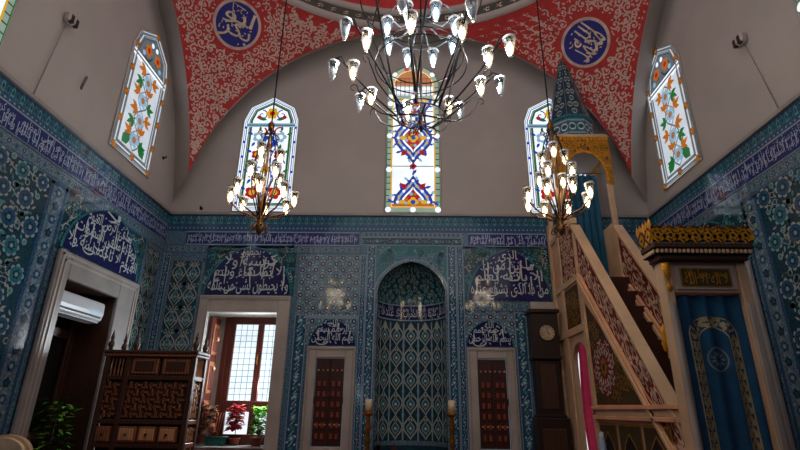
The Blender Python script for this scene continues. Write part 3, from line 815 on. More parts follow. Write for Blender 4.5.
# ------------------------------------------------------------------ mihrab
t = thing('mihrab', 'pointed arch prayer niche lined with patterned blue tiles', 'niche', (NX, YB, 0))
def nw(v):
    if v <= NSP: return NR
    q = min(1, (v - NSP) / (NAP - NSP)); return NR * max(0., (1 - q ** 1.75)) ** .6
def fN(u, v, h):
    a = u / NR; w = max(.0, nw(v) - h); return (NX + w * sin(a), YB + ND / NR * w * cos(a) + .004, v)
U9 = NR * pi / 2
p = Pat(fN); p.rect(-U9, U9, 0, 3.2, t_dark, 0, 28, 4)
npan = 7; pw = 2 * U9 / npan
p.ogee_field(-U9, U9, 1.0, 3.14, pw, .40, t_dark, t_tan, t_teal, t_white, 2, .028)
for i in range(npan + 1):
    u = -U9 + i * pw; p.rect(max(-U9, u - .016), min(U9, u + .016), .95, 3.16, t_pale, 4, 1, 3)
for i in range(npan):
    u = -U9 + (i + .5) * pw; p.leaf(u, 2.98, pi / 2, .2, .14, t_tan, 6)
p.rect(-U9, U9, .9, .98, t_grey, 5, 28, 1)
p.build('niche_lining', t)
p = Pat(fN); p.rect(-U9, U9, 3.2, 3.52, t_navy, 1, 28, 1)
for z in (3.2, 3.5): p.rect(-U9, U9, z, z + .025, t_pale, 3, 28, 1)
for i in range(3):
    a = -U9 + i * U9 * 2 / 3
    write(p, ['كلما دخل عليها', 'زكريا المحراب وجد', 'عندها رزقا'][2 - i], a + .02, a + U9 * 2 / 3 - .02, 3.23, 3.44, t_white, 4); write(p, 'قال يا مريم', a + .04, a + U9 * 2 / 3 - .04, 3.34, 3.5, t_lilac, 5)
p.build('niche_lettering', t)
p = Pat(fN); p.rect(-U9, U9, 3.52, NAP - .001, t_dark, 0, 28, 18)
for j in range(7):
    z = 3.58 + j * .1; n = 13
    for i in range(n):
        u = -U9 + (i + .5 + (.5 if j % 2 else 0)) * 2 * U9 / n
        if abs(u) > U9 - .04: continue
        s_ = .6 + .4 * nw(z) / NR
        if (i + j) % 2: p.rosette(u, z, .055 * s_, t_green, t_pale, 3, 5)
        else: p.leaf(u, z - .04, pi / 2, .1, .08, t_turq, 3)
        p.spiral(u, z, .08, rnd.uniform(0, 6), 1, .8, .012, t_tan, 2, 8)
p.build('niche_vault', t)
p = Pat(FB); K = 16
for sg in (-1, 1):
    for i in range(K):
        za, zb = NSP + (NAP + .04 - NSP) * i / K, NSP + (NAP + .04 - NSP) * (i + 1) / K
        p.poly([(NX + sg * nw(za), za), (NX + sg * (NR + .025), za), (NX + sg * (NR + .025), zb), (NX + sg * nw(zb), zb)], t_teal, 3)
    p.rect(NX + sg * (NR + .025), NX + sg * NR, 0, NSP, t_pale, 3)
    arch = [(NX + sg * (nw(NSP + (NAP - NSP) * i / 20) + .02), NSP + (NAP - NSP) * i / 20 + .01) for i in range(21)]
    p.stroke([(NX + sg * (NR + .02), .5)] + arch, .055, t_grey, 5); p.stroke([(NX + sg * (NR + .05), .5)] + [(u + sg * .03, v + .02) for u, v in arch], .02, t_pale, 6)
    for q in range(40):
        u = NX + sg * rnd.uniform(.12, .64); v = rnd.uniform(3.95, 4.56)
        if abs(u - NX) > nw(v - .06) + .06: p.rumi(u, v, .06, rnd.uniform(0, 6), sg, .018, (t_turq, t_pale)[q % 2], 5)
p.build('arch_border', t)

# ------------------------------------------------------------------ cupboards in the wall
def cupboard(hole, outer, top, label, group):
    x0, x1, z0, z1 = hole
    t = thing('wall_cupboard', label, 'cupboard', ((x0 + x1) / 2, YB, z0), group)
    m = MB(); y0, y1 = YB - .075, YB - .03
    m.box((outer[0], y0, .1), (x0 - .004, y1, top), marble, .01); m.box((x1 + .004, y0, .1), (outer[1], y1, top), marble, .01); m.box((x0 - .004, y0, z1 + .004), (x1 + .004, y1, top), marble, .01)
    for a, b_ in ((outer[0] + .03, .03), (outer[1] - .06, .03)): m.box((a, y0 - .012, .1), (a + b_, y0 + .005, top - .03), marble_l)
    m.box((outer[0] + .03, y0 - .012, top - .06), (outer[1] - .03, y0 + .005, top - .03), marble_l)
    m.box((x0 - .004, y0, .1), (x1 + .004, y1, z0 - .004), marble, .01); m.build('marble_surround', t)
    for s_ in (0, 1):
        a = x0 + .006 + s_ * (x1 - x0 - .012) / 2; b_ = a + (x1 - x0 - .012) / 2 - .003
        d = MB(); d.box((a, YB - .025, z0 + .005), (b_, YB + .02, z1 - .006), rd_wood, .006)
        H = z1 - z0; mid = (a + b_) / 2; w = b_ - a
        for r in range(6):
            za = z0 + .1 + r * (H - .45) / 6; zb = za + (H - .45) / 6 - .03
            for q in (0, 1):
                xa = a + .03 + q * (w - .06) / 2 + .006; xb = xa + (w - .06) / 2 - .012
                d.box((xa, YB - .034, za), (xb, YB - .02, zb), rd_wood, .004); d.box((xa + .018, YB - .04, za + .03), (xb - .018, YB - .03, zb - .03), dr_wood, .003)
        dd = d.build('door_leaf', t)
        for zz in (z1 - .22, z0 + .36):
            for q in range(3):
                st = MB(); st.box((a + .05 + q * .085 - .016, YB - .05, zz - .016), (a + .05 + q * .085 + .016, YB - .022, zz + .016), lt_wood, .008); st.build('inlaid_stud', dd)
    for s_, xx in ((0, x0 + .02), (1, x1 - .02)):
        h = MB(); h.box((xx - .03 if s_ == 0 else xx, YB - .05, 1.6), (xx if s_ == 0 else xx + .03, YB - .028, 1.72), black_plastic, .006); h.build('hinge', t)
    h = MB(); h.tube([((x0 + x1) / 2 + .03 * cos(2 * pi * i / 10), YB - .05, 1.75 + .03 * sin(2 * pi * i / 10)) for i in range(11)], .006, bronze, 5); h.build('ring_handle', t)
cupboard(CUP1, (-1.87, -.965), 2.605, 'dark carved cupboard door in marble surround, between open window and prayer niche', 'carved wall cupboards')
cupboard(CUP2, (1.09, 1.985), 2.615, 'dark carved cupboard door in marble surround, between prayer niche and tall clock', 'carved wall cupboards')

# ------------------------------------------------------------------ sunlit window with open shutter
t = setting('window_8', (-3.1, YB, .8))
m = MB(); y0, y1 = YB - .08, YB - .03
m.box((-4.02, y0, .1), (-3.83, y1, 3.55), marble, .012); m.box((-2.5, y0, .1), (-2.26, y1, 3.55), marble, .012); m.box((-3.83, y0, 3.22), (-2.5, y1, 3.55), marble, .012)
m.box((-3.83, y0, .1), (-2.5, y1, .84), marble, .01)
m.box((-3.99, y0 - .012, 3.46), (-2.29, y0, 3.52), marble_l); m.box((-3.86, y0 - .012, .88), (-3.835, y0 + .01, 3.25), marble_l)
m.build('window_frame', t)
m = MB(); YW = 10.05
m.face([(-3.83, y1, .87), (-3.83, YW, .87), (-3.83, YW, 3.22), (-3.83, y1, 3.22)], plaster); m.face([(-2.5, y1, .87), (-2.5, YW, .87), (-2.5, YW, 3.22), (-2.5, y1, 3.22)], plaster)
m.face([(-3.83, y1, 3.22), (-2.5, y1, 3.22), (-2.5, YW, 3.22), (-3.83, YW, 3.22)], plaster); m.build('window_reveal', t)
m = MB(); m.box((-3.83, y0 - .03, .84), (-2.5, YW, .87), marble_l, .01); m.build('window_sill', t)
m = MB()
for a in (-3.66, -3.56, -2.99, -2.52):
    m.box((a, 9.98, .87), (a + (.1 if a < -3.6 else .12 if a < -2.6 else .02), 10.05, 3.22), sash_wood, .008)
m.box((-3.83, 10.0, .87), (-3.66, 10.05, 3.22), plaster)
for z0_, z1_ in ((3.08, 3.22), (1.44, 1.64), (.87, 1.05)): m.box((-3.56, 9.975, z0_), (-2.5, 10.045, z1_), sash_wood, .008)
sash = m.build('sash', t)
h = MB(); h.tube([(-2.93, 9.95, 2.3), (-2.93, 9.93, 2.34), (-2.93, 9.93, 2.46), (-2.93, 9.95, 2.5)], .012, brass, 6); h.build('handle', sash)
for a, b_, z0_, z1_ in ((-3.44, -2.99, 1.64, 3.08), (-2.87, -2.5, 1.64, 3.08), (-3.44, -2.99, 1.05, 1.44), (-2.87, -2.5, 1.05, 1.44)):
    m = MB(); m.face([(a, 10.03, z0_), (b_, 10.03, z0_), (b_, 10.03, z1_), (a, 10.03, z1_)], g_frost)
    n = int((b_ - a) / .09)
    if z0_ > 1.5:
        for i in range(1, n): m.box((a + i * (b_ - a) / n - .006, 10.018, z0_), (a + i * (b_ - a) / n + .006, 10.026, z1_), g_wire)
        for i in range(1, 13): m.box((a, 10.018, z0_ + i * (z1_ - z0_) / 13 - .006), (b_, 10.026, z0_ + i * (z1_ - z0_) / 13 + .006), g_wire)
    m.build('pane', t)
m = MB(); m.box((-3.8, 9.54, .9), (-3.74, 9.96, 3.16), sash_wood, .008)
for z in (1.05, 1.75, 2.45): m.box((-3.735, 9.6, z), (-3.715, 9.9, z + .58), md_wood, .01); m.box((-3.72, 9.65, z + .07), (-3.7, 9.85, z + .5), sash_wood, .01)
sh = m.build('shutter', t)
m = MB()
for z in (1.5, 2.2, 2.75): m.lathe((-3.69, 9.75, z), [(.0, -.05), (.03, -.04), (.045, 0), (.03, .04), (0, .05)], lt_wood, 8)
m.build('carved_boss', sh)

# window seen through the passage under the pulpit
t = setting('window_9', (3.4, YB, .5))
m = MB(); y0, y1 = YB - .06, YB - .03
m.box((2.33, y0, .1), (2.92, y1, 3.48), marble, .01); m.box((3.9, y0, .1), (4.1, y1, 3.48), marble, .01); m.box((2.92, y0, 3.2), (3.9, y1, 3.48), marble, .01)
m.build('window_frame', t)
m = MB(); m.face([(2.92, 9.75, .5), (3.9, 9.75, .5), (3.9, 9.75, 3.2), (2.92, 9.75, 3.2)], g_frost); m.build('pane', t)
m = MB()
for a in (2.92, 3.39, 3.86): m.box((a, 9.69, .5), (a + .04, 9.74, 3.2), sash_wood)
for z in (.5, 1.8, 3.16): m.box((2.92, 9.69, z), (3.9, 9.74, z + .04), sash_wood)
m.box((2.9, YB, .5), (2.92, 9.76, 3.2), plaster); m.box((3.9, YB, .5), (3.92, 9.76, 3.2), plaster); m.build('sash', t)

# ------------------------------------------------------------------ doorways of the side walls
def doorway(n, X, s, D, outer, top):
    """s = +1: wall on the low-x side (opening goes to -x)"""
    t = setting('door_%d' % n, (X, (D[0] + D[1]) / 2, 0))
    m = MB(); a, b_ = X + s * .03, X + s * .09
    m.box((a, outer[0], .02), (b_, D[0], top), marble_l, .012); m.box((a, D[1], .02), (b_, outer[1], top), marble_l, .012); m.box((a, D[0], D[3]), (b_, D[1], top), marble_l, .012)
    e = b_ + s * .014
    for k in (.045, .12):
        m.box((b_, outer[0] + k, .02), (e, outer[0] + k + .03, top - k), marble); m.box((b_, outer[1] - k - .03, .02), (e, outer[1] - k, top - k), marble); m.box((b_, outer[0] + k, top - k - .03), (e, outer[1] - k, top - k), marble)
    m.build('door_frame', t)
    m = MB(); Z = X - s * .55
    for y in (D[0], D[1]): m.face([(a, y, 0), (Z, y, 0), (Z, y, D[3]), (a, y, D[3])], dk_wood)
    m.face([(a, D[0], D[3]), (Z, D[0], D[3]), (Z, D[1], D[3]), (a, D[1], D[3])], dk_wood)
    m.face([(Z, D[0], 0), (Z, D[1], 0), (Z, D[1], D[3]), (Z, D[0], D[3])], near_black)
    m.build('door_reveal', t)
    m = MB()
    for y0_, y1_ in ((D[0] + .01, D[0] + .15), ((D[0] + D[1]) / 2 - .06, (D[0] + D[1]) / 2 + .06), (D[1] - .15, D[1] - .01)): m.box((Z + s * .02, y0_, .02), (Z + s * .08, y1_, D[3] - .02), dk_wood, .01)
    for z in (.02, 1.0, 2.5, 3.0): m.box((Z + s * .02, D[0] + .15, z), (Z + s * .07, D[1] - .15, z + .14), dk_wood, .01)
    m.build('door_leaf', t)
    return t
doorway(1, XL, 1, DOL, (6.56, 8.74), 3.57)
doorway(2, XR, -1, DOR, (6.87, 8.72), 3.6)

# ------------------------------------------------------------------ air conditioner
t = thing('air_conditioner', 'white wall air conditioner mounted high inside the dark doorway', 'air conditioner', (XL - .2, 7.55, 2.74))
m = MB(); ya, yb = 6.86, 8.0; x1 = XL - .02
prof = [(XL - .22, 3.07), (x1 - .02, 3.07), (x1, 3.04), (x1 + .01, 2.9), (x1 - .015, 2.8), (x1 - .07, 2.76), (XL - .22, 2.74)]
m.mesh([(x, y, z) for y in (ya, yb) for x, z in prof], [tuple(range(7)), tuple(range(7, 14))[::-1]] + [(i, (i + 1) % 7, 7 + (i + 1) % 7, 7 + i) for i in range(7)], white_plastic)
m.build('housing', t)
m = MB(); m.box((x1 - .02, ya + .06, 2.82), (x1 + .012, yb - .06, 2.845), black_plastic); m.build('air_vent', t)
m = MB(); m.box((x1 - .09, ya + .05, 2.745), (x1 - .02, yb - .05, 2.765), white_plastic, .004); m.build('louver', t)
m = MB(); m.box((x1 + .004, yb - .38, 2.9), (x1 + .016, yb - .1, 2.93), g_lblue); m.build('display', t)

# ------------------------------------------------------------------ preacher's chair
KX0, KX1, KY0, KY1, KZ = -4.34, -3.03, 7.3, 7.74, 2.27
t = thing('preachers_chair', 'tall dark carved wooden preacher seat with lattice panels, drawers and small spires', 'pulpit chair', ((KX0 + KX1) / 2, KY0 + .28, 0))
m = MB()
bay = KX0 + .30
for x in (KX0, bay, KX1 - .07): m.box((x, KY0, 0), (x + .07, KY0 + .07, KZ), dk_wood, .008)
for x in (KX0, KX1 - .07): m.box((x, KY1 - .07, 0), (x + .07, KY1, KZ), dk_wood, .008)
for z in (0.05, .62, .98, 1.28, 1.86): m.box((KX0 + .01, KY0 + .005, z), (KX1 - .01, KY0 + .06, z + .06), dk_wood, .006); m.box((KX1 - .06, KY0 + .02, z), (KX1 - .006, KY1 - .02, z + .06), md_wood, .006); m.box((KX0 + .006, KY0 + .02, z), (KX0 + .06, KY1 - .02, z + .06), dk_wood, .006)  # right-side rails in paler wood, standing for window light on that side
m.box((KX0 + .03, KY1 - .05, .05), (KX1 - .03, KY1 - .02, KZ - .02), dk_wood)
m.box((KX0 + .03, KY0 + .03, .05), (KX1 - .03, KY1 - .05, .1), dk_wood)
m.build('frame', t)
m = MB(); m.box((KX0 - .03, KY0 - .03, KZ - .05), (KX1 + .03, KY1, KZ), dk_wood, .012); m.box((KX0 - .02, KY0 - .02, KZ - .09), (KX1 + .02, KY1, KZ - .05), md_wood, .01); m.build('cornice', t)
for x, y in ((KX0 + .03, KY0 + .03), (bay + .1, KY0 + .03), (KX1 - .04, KY0 + .03), (KX1 - .04, KY1 - .06), (KX0 + .03, KY1 - .06)):
    m = MB(); m.lathe((x, y, KZ), [(.0, 0), (.035, 0), (.03, .03), (.045, .07), (.04, .11), (.02, .14), (.03, .17), (.012, .24), (0, .3)], dk_wood, 10); m.build('finial', t)
m = MB(); m.box((KX0 + .07, KY0 + .08, .1), (KX1 - .08, KY0 + .1, KZ - .06), near_black); m.box((KX1 - .1, KY0 + .1, .1), (KX1 - .08, KY1 - .05, KZ - .06), dk_wood); m.build('slot_shade_panel', t)  # dark sheets put in for the shade behind the slots
# baluster slots at the top of the narrow bay and of the right side
for k in range(5):
    m = MB(); m.lathe((KX0 + .1 + k * .05, KY0 + .035, 1.92), [(.012, 0), (.016, .05), (.009, .13), (.016, .21), (.012, .27)], md_wood, 6); m.build('baluster', t)
for k in range(5):
    m = MB(); m.lathe((KX1 - .035, KY0 + .1 + k * .06, 1.92), [(.012, 0), (.016, .05), (.009, .13), (.016, .21), (.012, .27)], lt_wood, 6); m.build('baluster', t)  # right-side balusters paler than the front ones, window light put into the colour
ups = [(bay + .07, (bay + KX1) / 2 - .01), ((bay + KX1) / 2 + .01, KX1 - .07)]
for a, b_ in ups:
    m = MB(); m.box((a, KY0 + .03, 1.92), (b_, KY0 + .05, KZ - .09), dk_wood); m.box((a + .02, KY0 + .012, 1.94), (b_ - .02, KY0 + .035, KZ - .11), md_wood, .01); m.box((a + .07, KY0 + .004, 1.98), (b_ - .07, KY0 + .02, KZ - .15), dk_wood, .008); m.build('upper_panel', t)
def fret(m, P, w, h, s_, mt, bk):
    """interlocking key lattice"""
    m.face([P(0, 0, -.012), P(w, 0, -.012), P(w, h, -.012), P(0, h, -.012)], bk)
    nu = max(1, round(w / s_)); nv = max(1, round(h / s_)); du = w / nu; dv = h / nv; t_ = .014
    def bar(u0, u1, v0, v1):
        pts = [P(u, v, d) for d in (0, .014) for u, v in ((u0, v0), (u1, v0), (u1, v1), (u0, v1))]
        m.mesh(pts, [(4, 5, 6, 7), (0, 1, 5, 4), (1, 2, 6, 5), (2, 3, 7, 6), (3, 0, 4, 7)], mt)
    for j in range(nv):
        for i in range(nu):
            u = i * du; v = j * dv
            if (i + j) % 2: bar(u, u + du, v + dv * .5 - t_, v + dv * .5 + t_); bar(u + t_, u + 3 * t_, v, v + dv * .8)
            else: bar(u + du * .5 - t_, u + du * .5 + t_, v, v + dv); bar(u, u + du * .8, v + t_ * .5, v + t_ * 2)
m = MB(); fret(m, lambda u, v, d: (bay + .08 + u, KY0 + .03 - d, 1.36 + v), KX1 - bay - .17, .48, .105, md_wood, dk_wood); m.build('lattice_panel', t)
m = MB(); fret(m, lambda u, v, d: (KX0 + .07 + u, KY0 + .03 - d, 1.36 + v), .21, .48, .105, md_wood, dk_wood); m.build('lattice_panel', t)
m = MB(); fret(m, lambda u, v, d: (KX1 - .03 + d, KY0 + .08 + u, 1.36 + v), KY1 - KY0 - .16, .48, .1, lt_wood, md_wood); m.build('lattice_panel', t)  # both right-side lattices use paler woods to suggest light from the window
m = MB(); fret(m, lambda u, v, d: (KX1 - .03 + d, KY0 + .08 + u, .7 + v), KY1 - KY0 - .16, .55, .1, lt_wood, md_wood); m.build('lattice_panel', t)
for r, z in enumerate((1.05, .7, .3)):
    for k in range(4):
        n = 3; a = bay + .08 + (k - 1) * (KX1 - bay - .17) / n; w = (KX1 - bay - .17) / n - .03
        if k == 0: a, w = KX0 + .08, .2
        m = MB(); m.box((a, KY0 - .004, z), (a + w, KY0 + .3, z + .2), md_wood, .008); m.box((a + .025, KY0 - .012, z + .025), (a + w - .025, KY0 + .01, z + .175), lt_wood if k else md_wood, .006); dr = m.build('drawer', t)
        m = MB(); m.lathe((a + w / 2, KY0 - .03, z + .1), [(0, -.018), (.016, -.012), (.018, 0), (.016, .012), (0, .018)], rd_wood, 8); m.build('knob', dr)

# ------------------------------------------------------------------ longcase clock
KCX = 2.465
dial_face = mat('aged_dial_face', (186, 168, 136), .5)
t = thing('longcase_clock', 'tall dark wooden clock with round pale dial beside the pulpit', 'clock', (KCX, 9.2, 0))
m = MB(); m.box((KCX - .24, 9.06, 2.42), (KCX + .24, 9.4, 3.2), ebony, .015); m.box((KCX - .275, 9.02, 3.2), (KCX + .275, 9.41, 3.27), ebony, .012); m.box((KCX - .26, 9.04, 2.38), (KCX + .26, 9.4, 2.44), ebony, .012); m.build('hood', t)
m = MB(); m.box((KCX - .21, 9.1, 1.45), (KCX + .21, 9.38, 2.38), ebony, .012); m.box((KCX - .14, 9.085, 1.55), (KCX + .14, 9.105, 2.3), dk_wood, .01); m.build('waist', t)
m = MB(); m.box((KCX - .28, 9.02, 0), (KCX + .28, 9.4, 1.42), ebony, .015); m.box((KCX - .25, 9.05, 1.42), (KCX + .25, 9.4, 1.47), ebony, .01); m.box((KCX - .2, 9.0, .25), (KCX + .2, 9.03, 1.25), dk_wood, .012); m.build('plinth', t)
def disc_y(m, c, r, y0, y1, mt, n=28):
    vs = [(c[0] + r * cos(2 * pi * i / n), y, c[1] + r * sin(2 * pi * i / n)) for y in (y0, y1) for i in range(n)]
    m.mesh(vs, [tuple(range(n)), tuple(range(n, 2 * n))] + [(i, (i + 1) % n, n + (i + 1) % n, n + i) for i in range(n)], mt)
m = MB(); disc_y(m, (KCX + .02, 2.84), .142, 9.03, 9.058, ebony); disc_y(m, (KCX + .02, 2.84), .132, 9.022, 9.03, dial_face)
for i in range(12):
    a = pi * i / 6; m.box((KCX + .02 + .11 * cos(a) - .006, 9.018, 2.84 + .11 * sin(a) - .01), (KCX + .02 + .11 * cos(a) + .006, 9.021, 2.84 + .11 * sin(a) + .01), black_plastic)
dl = m.build('dial', t)
m = MB(); m.tube([(KCX + .02, 9.015, 2.84), (KCX + .02, 9.015, 2.92)], .005, black_plastic, 4); m.tube([(KCX + .02, 9.014, 2.84), (KCX + .07, 9.014, 2.80)], .006, black_plastic, 4); m.build('clock_hand', dl)

# ------------------------------------------------------------------ candlesticks, candles, book stand
for x, side in ((-.66, 'open window'), (.75, 'tall clock')):
    t = thing('candlestick', 'tall turned brass candlestick standing at the niche edge nearer the ' + side, 'candlestick', (x, 9.0, 0), 'brass candlesticks')
    m = MB(); m.lathe((x, 9.0, 0), [(0, 0), (.19, 0), (.19, .03), (.13, .08), (.06, .14)], brass, 20); m.build('base', t)
    m = MB(); pr = [(.04, .14)]
    for k in range(6): z = .16 + k * .2; pr += [(.03, z), (.05, z + .04), (.055, z + .08), (.03, z + .12), (.042, z + .15), (.028, z + .19)]
    pr += [(.04, 1.36), (.03, 1.4)]; m.lathe((x, 9.0, 0), pr, brass, 14); m.build('stem', t)
    m = MB(); m.lathe((x, 9.0, 0), [(.03, 1.4), (.085, 1.43), (.09, 1.47), (.07, 1.475), (.06, 1.485), (0, 1.486)], brass, 18); m.build('drip_pan', t)
    t = thing('candle', 'thick cream candle on the brass candlestick nearer the ' + side, 'candle', (x, 9.0, 1.487), 'thick cream candles')
    m = MB(); m.lathe((x, 9.0, 1.488), [(0, 0), (.058, 0), (.058, .185), (.045, .19), (0, .18)], wax, 16); m.build('wax_body', t)
    m = MB(); m.tube([(x, 9.0, 1.67), (x + .004, 9.0, 1.695)], .004, black_plastic, 4); m.build('wick', t)
t = thing('book_stand', 'dark red wooden folding book stand at the foot of the prayer niche', 'book stand', (-.36, 9.36, 0))
for sg in (-1, 1):
    m = MB(); m.prism([(-.36 - sg * .19, 0), (-.36 - sg * .13, 0), (-.36 + sg * .17, .93), (-.36 + sg * .1, .95)][::1], 9.25 + .02 * sg, 9.27 + .02 * sg, 'y', rd_wood)
    m.prism([(-.36 - sg * .19, 0), (-.36 - sg * .13, 0), (-.36 + sg * .17, .93), (-.36 + sg * .1, .95)][::1], 9.44 + .02 * sg, 9.46 + .02 * sg, 'y', rd_wood)
    m.box((-.36 + sg * .1, 9.23, .86), (-.36 + sg * .17, 9.49, .95), rd_wood, .008)
    m.build('side_board', t)

# ------------------------------------------------------------------ plants on the sill and by the doorway
def foliage(m, c, r, h, n, mats, L, W):
    for i in range(n):
        a = rnd.uniform(0, 6.28); q = sqrt(rnd.random()) * r; z = rnd.uniform(.1, 1) * h
        p0 = Vector((c[0] + q * cos(a), c[1] + q * sin(a) * .7, c[2] + z)); d = Vector((cos(a), sin(a), rnd.uniform(-.4, .7))).normalized(); s_ = d.cross(Vector((0, 0, 1))).normalized()
        l_ = L * rnd.uniform(.7, 1.3); w_ = W * rnd.uniform(.7, 1.2); mt = mats[0] if rnd.random() < .7 else mats[-1]
        m.mesh([p0, p0 + d * l_ * .4 + s_ * w_ * .5, p0 + d * l_ + Vector((0, 0, -.2 * l_)), p0 + d * l_ * .4 - s_ * w_ * .5], [(0, 1, 2, 3)], mt)
def pot(t, c, r, h, mt):
    m = MB(); m.lathe(c, [(0, 0), (r * .75, 0), (r * .95, h * .8), (r * 1.05, h * .8), (r * 1.05, h), (r * .9, h), (r * .85, h * .85), (0, h * .85)], mt, 16); m.build('pot', t)
ZS = .872
t = thing('potted_plant', 'pinkish brown leafy plant in a green trough on the sunlit sill', 'plant', (-3.46, 9.72, ZS))
m = MB(); m.box((-3.62, 9.63, ZS), (-3.28, 9.8, ZS + .14), pot_green, .02); m.box((-3.64, 9.61, ZS + .12), (-3.26, 9.82, ZS + .15), pot_green, .01); m.build('pot', t)
m = MB(); foliage(m, (-3.6, 9.63, ZS + .18), .08, .52, 150, (leaf_b, leaf_dk), .115, .1); m.build('foliage', t)
m = MB()
for k in range(6): m.tube([(-3.5 + k * .03 - .08, 9.72, ZS + .14), (-3.52 + k * .05 - .1, 9.72, ZS + .55)], .007, leaf_b, 4)
m.build('stem', t)
t = thing('potted_plant', 'crimson leaved plant in a small terracotta pot, middle of the sill', 'plant', (-3.16, 9.86, ZS))
pot(t, (-3.16, 9.86, ZS), .1, .12, terra)
m = MB(); foliage(m, (-3.17, 9.83, ZS + .22), .09, .46, 210, (leaf_r, leaf_b), .125, .12); m.build('foliage', t)
m = MB(); m.tube([(-3.16, 9.86, ZS + .1), (-3.16, 9.84, ZS + .5)], .008, leaf_r, 4); m.build('stem', t)
t = thing('potted_plant', 'bright green leafy plant in a brown pot at the sill end', 'plant', (-2.71, 9.7, ZS))
pot(t, (-2.71, 9.7, ZS), .11, .15, terra)
m = MB(); foliage(m, (-2.69, 9.64, ZS + .15), .1, .52, 240, (leaf_g, leaf_g, leaf_dk), .1, .1); m.build('foliage', t)
m = MB(); m.tube([(-2.71, 9.7, ZS + .12), (-2.71, 9.7, ZS + .5)], .008, leaf_g, 4); m.build('stem', t)
t = thing('potted_plant', 'dark trailing plant in the gloom of the side doorway', 'plant', (-5.12, 7.72, 0))
pot(t, (-5.12, 7.72, 0), .16, .5, terra)
m = MB(); foliage(m, (-5.12, 7.72, .5), .2, 1.1, 260, (leaf_dk, leaf_g), .13, .07); m.build('foliage', t)
m = MB(); m.tube([(-5.12, 7.72, .45), (-5.12, 7.7, 1.5)], .012, leaf_dk, 4); m.build('stem', t)

# cream chair in the corner of the view
t = thing('armchair', 'cream upholstered high backed chair with a rounded rim before the doorway', 'chair', (-4.3, 5.6, 0))
def back(k, y0_, y1_, mt, m):
    R = [(-4.38 + .3 * k * cos(pi * i / 16), 1.0 + .2 * k * sin(pi * i / 16)) for i in range(17)] + [(-4.38 - .28 * k, .5), (-4.38 + .28 * k, .5)]
    m.prism(R, y0_, y1_, 'y', mt)
m = MB(); back(1, 5.84, 5.9, beige_stone, m); m.build('back_rim', t)
m = MB(); back(.86, 5.79, 5.84, cream, m); m.build('backrest', t)
m = MB(); m.box((-4.66, 5.3, .36), (-4.1, 5.84, .49), cream, .04); m.build('seat', t)
for x in (-4.63, -4.16):
    for y in (5.33, 5.86):
        m = MB(); m.tube([(x, y, 0), (x, y, .52 if y > 5.5 else .37)], .022, dk_wood, 6); m.build('leg', t)

# ------------------------------------------------------------------ small fittings on the upper walls
def speaker(X, s, y, z, yl, label):
    t = thing('wall_spotlight', label, 'light', (X, y, z), 'twin emergency lights on the upper walls')
    m = MB(); x1 = X + s * .12
    m.box((X + s * .002, y - .1, z - .085), (x1, y + .1, z + .085), marble, .03); m.build('housing', t)
    for k in (-1, 1):
        m = MB(); m.box((x1 - s * .05, y + k * .048 - .028, z - .092), (x1 + s * .008, y + k * .048 + .028, z + .04), black_plastic, .008); m.build('lens', t)
    m = MB(); m.tube([(X + s * .02, y - .02, z - .1), (X + s * .02, yl, ZT + .05)], .009, marble, 5); m.build('conduit', t)
speaker(XL, 1, 5.6, 6.7, 5.42, 'small twin emergency light with a thin conduit on the wall above the doorway side panel')
speaker(XR, -1, 5.96, 6.66, 5.7, 'small twin emergency light with a thin conduit on the wall above the pulpit gate side')
vent_grey = mat('vent_grey', (104, 98, 94), .7)
t = thing('wall_vent', 'narrow dark vent slot in the plaster near the emergency light', 'vent', (XL, 6.2, 6.0))
m = MB(); m.tube([(XL + .012, 6.24, 6.2), (XL + .012, 6.19, 5.95)], .02, vent_grey, 6); m.build('slot_cover', t)
m = MB(); m.tube([(XL + .03, 6.238, 6.19), (XL + .03, 6.192, 5.96)], .006, steel, 5); m.build('slot_rim', t)
for p_, fn, lb in (((8.79, 6.18), FL, 'small dark hook in the plaster beside the side wall window'), ((-4.31, 5.38), FB, 'small dark hook in the plaster just above the corner tiles')):
    c = fn(*p_, .0); t = thing('wall_hook', lb, 'hook', c)
    m = MB(); a = Vector(fn(*p_, .003)); b_ = Vector(fn(*p_, .06)); m.tube([a, b_, b_ + Vector((0, 0, .04))], .012, iron, 6); m.build('peg', t)
    m = MB(); m.tube([a, Vector(fn(*p_, .012))], .035, iron, 8); m.build('backplate', t)
# ------------------------------------------------------------------ minbar (stepped pulpit)
scroll_pink = mat('pale_pink_scroll', (232, 196, 168), .6, var=.12)
X0, X1 = 2.8, 3.6
GY = 5.25
mb_ = thing('minbar', 'tall stepped stone pulpit with pierced balustrades, gilded gate and conical spire', 'pulpit', (3.22, 7.3, 0))
Lt = lambda y: 4.44 + 1.24 * (y - 7.95)
Lb = lambda y: 3.81 + 1.085 * (y - 8.22)
yA, yE = 7.98, 5.40
AY0, AY1, AZ, AS = 8.0, 8.73, 2.59, 2.25
def flank(xa, xb, hole):
    m = MB()
    m.prism([(yE, 0), (yA, 0), (yA, Lb(yA)), (yE, Lb(yE))], xa, xb, 'x', beige_stone)
    if hole:
        m.box((xa, yA, 0), (xb, AY0, 3.6), beige_stone); m.box((xa, AY1, 0), (xb, 9.42, 3.6), beige_stone)
        arc = [(AY0 + (AY1 - AY0) / 2 * (1 - cos(pi * i / 12)), AS + (AZ - AS) * (sin(pi * i / 12) ** .8)) for i in range(13)]
        m.prism([(AY1, 3.6), (AY0, 3.6)] + arc, xa, xb, 'x', beige_stone)
    else: m.box((xa, yA, 0), (xb, 9.42, 3.6), beige_stone)
    return m.build('side_wall', mb_)
flank(X0, X0 + .08, True); flank(X1 - .08, X1, False)
m = MB(); n = 13
for i in range(n):
    y = yE - .05 + (yA - yE + .05) * i / n; m.box((X0 + .08, y, 0), (X1 - .08, yA, 3.55 * (i + 1) / n), rd_wood)
m.build('steps', mb_)
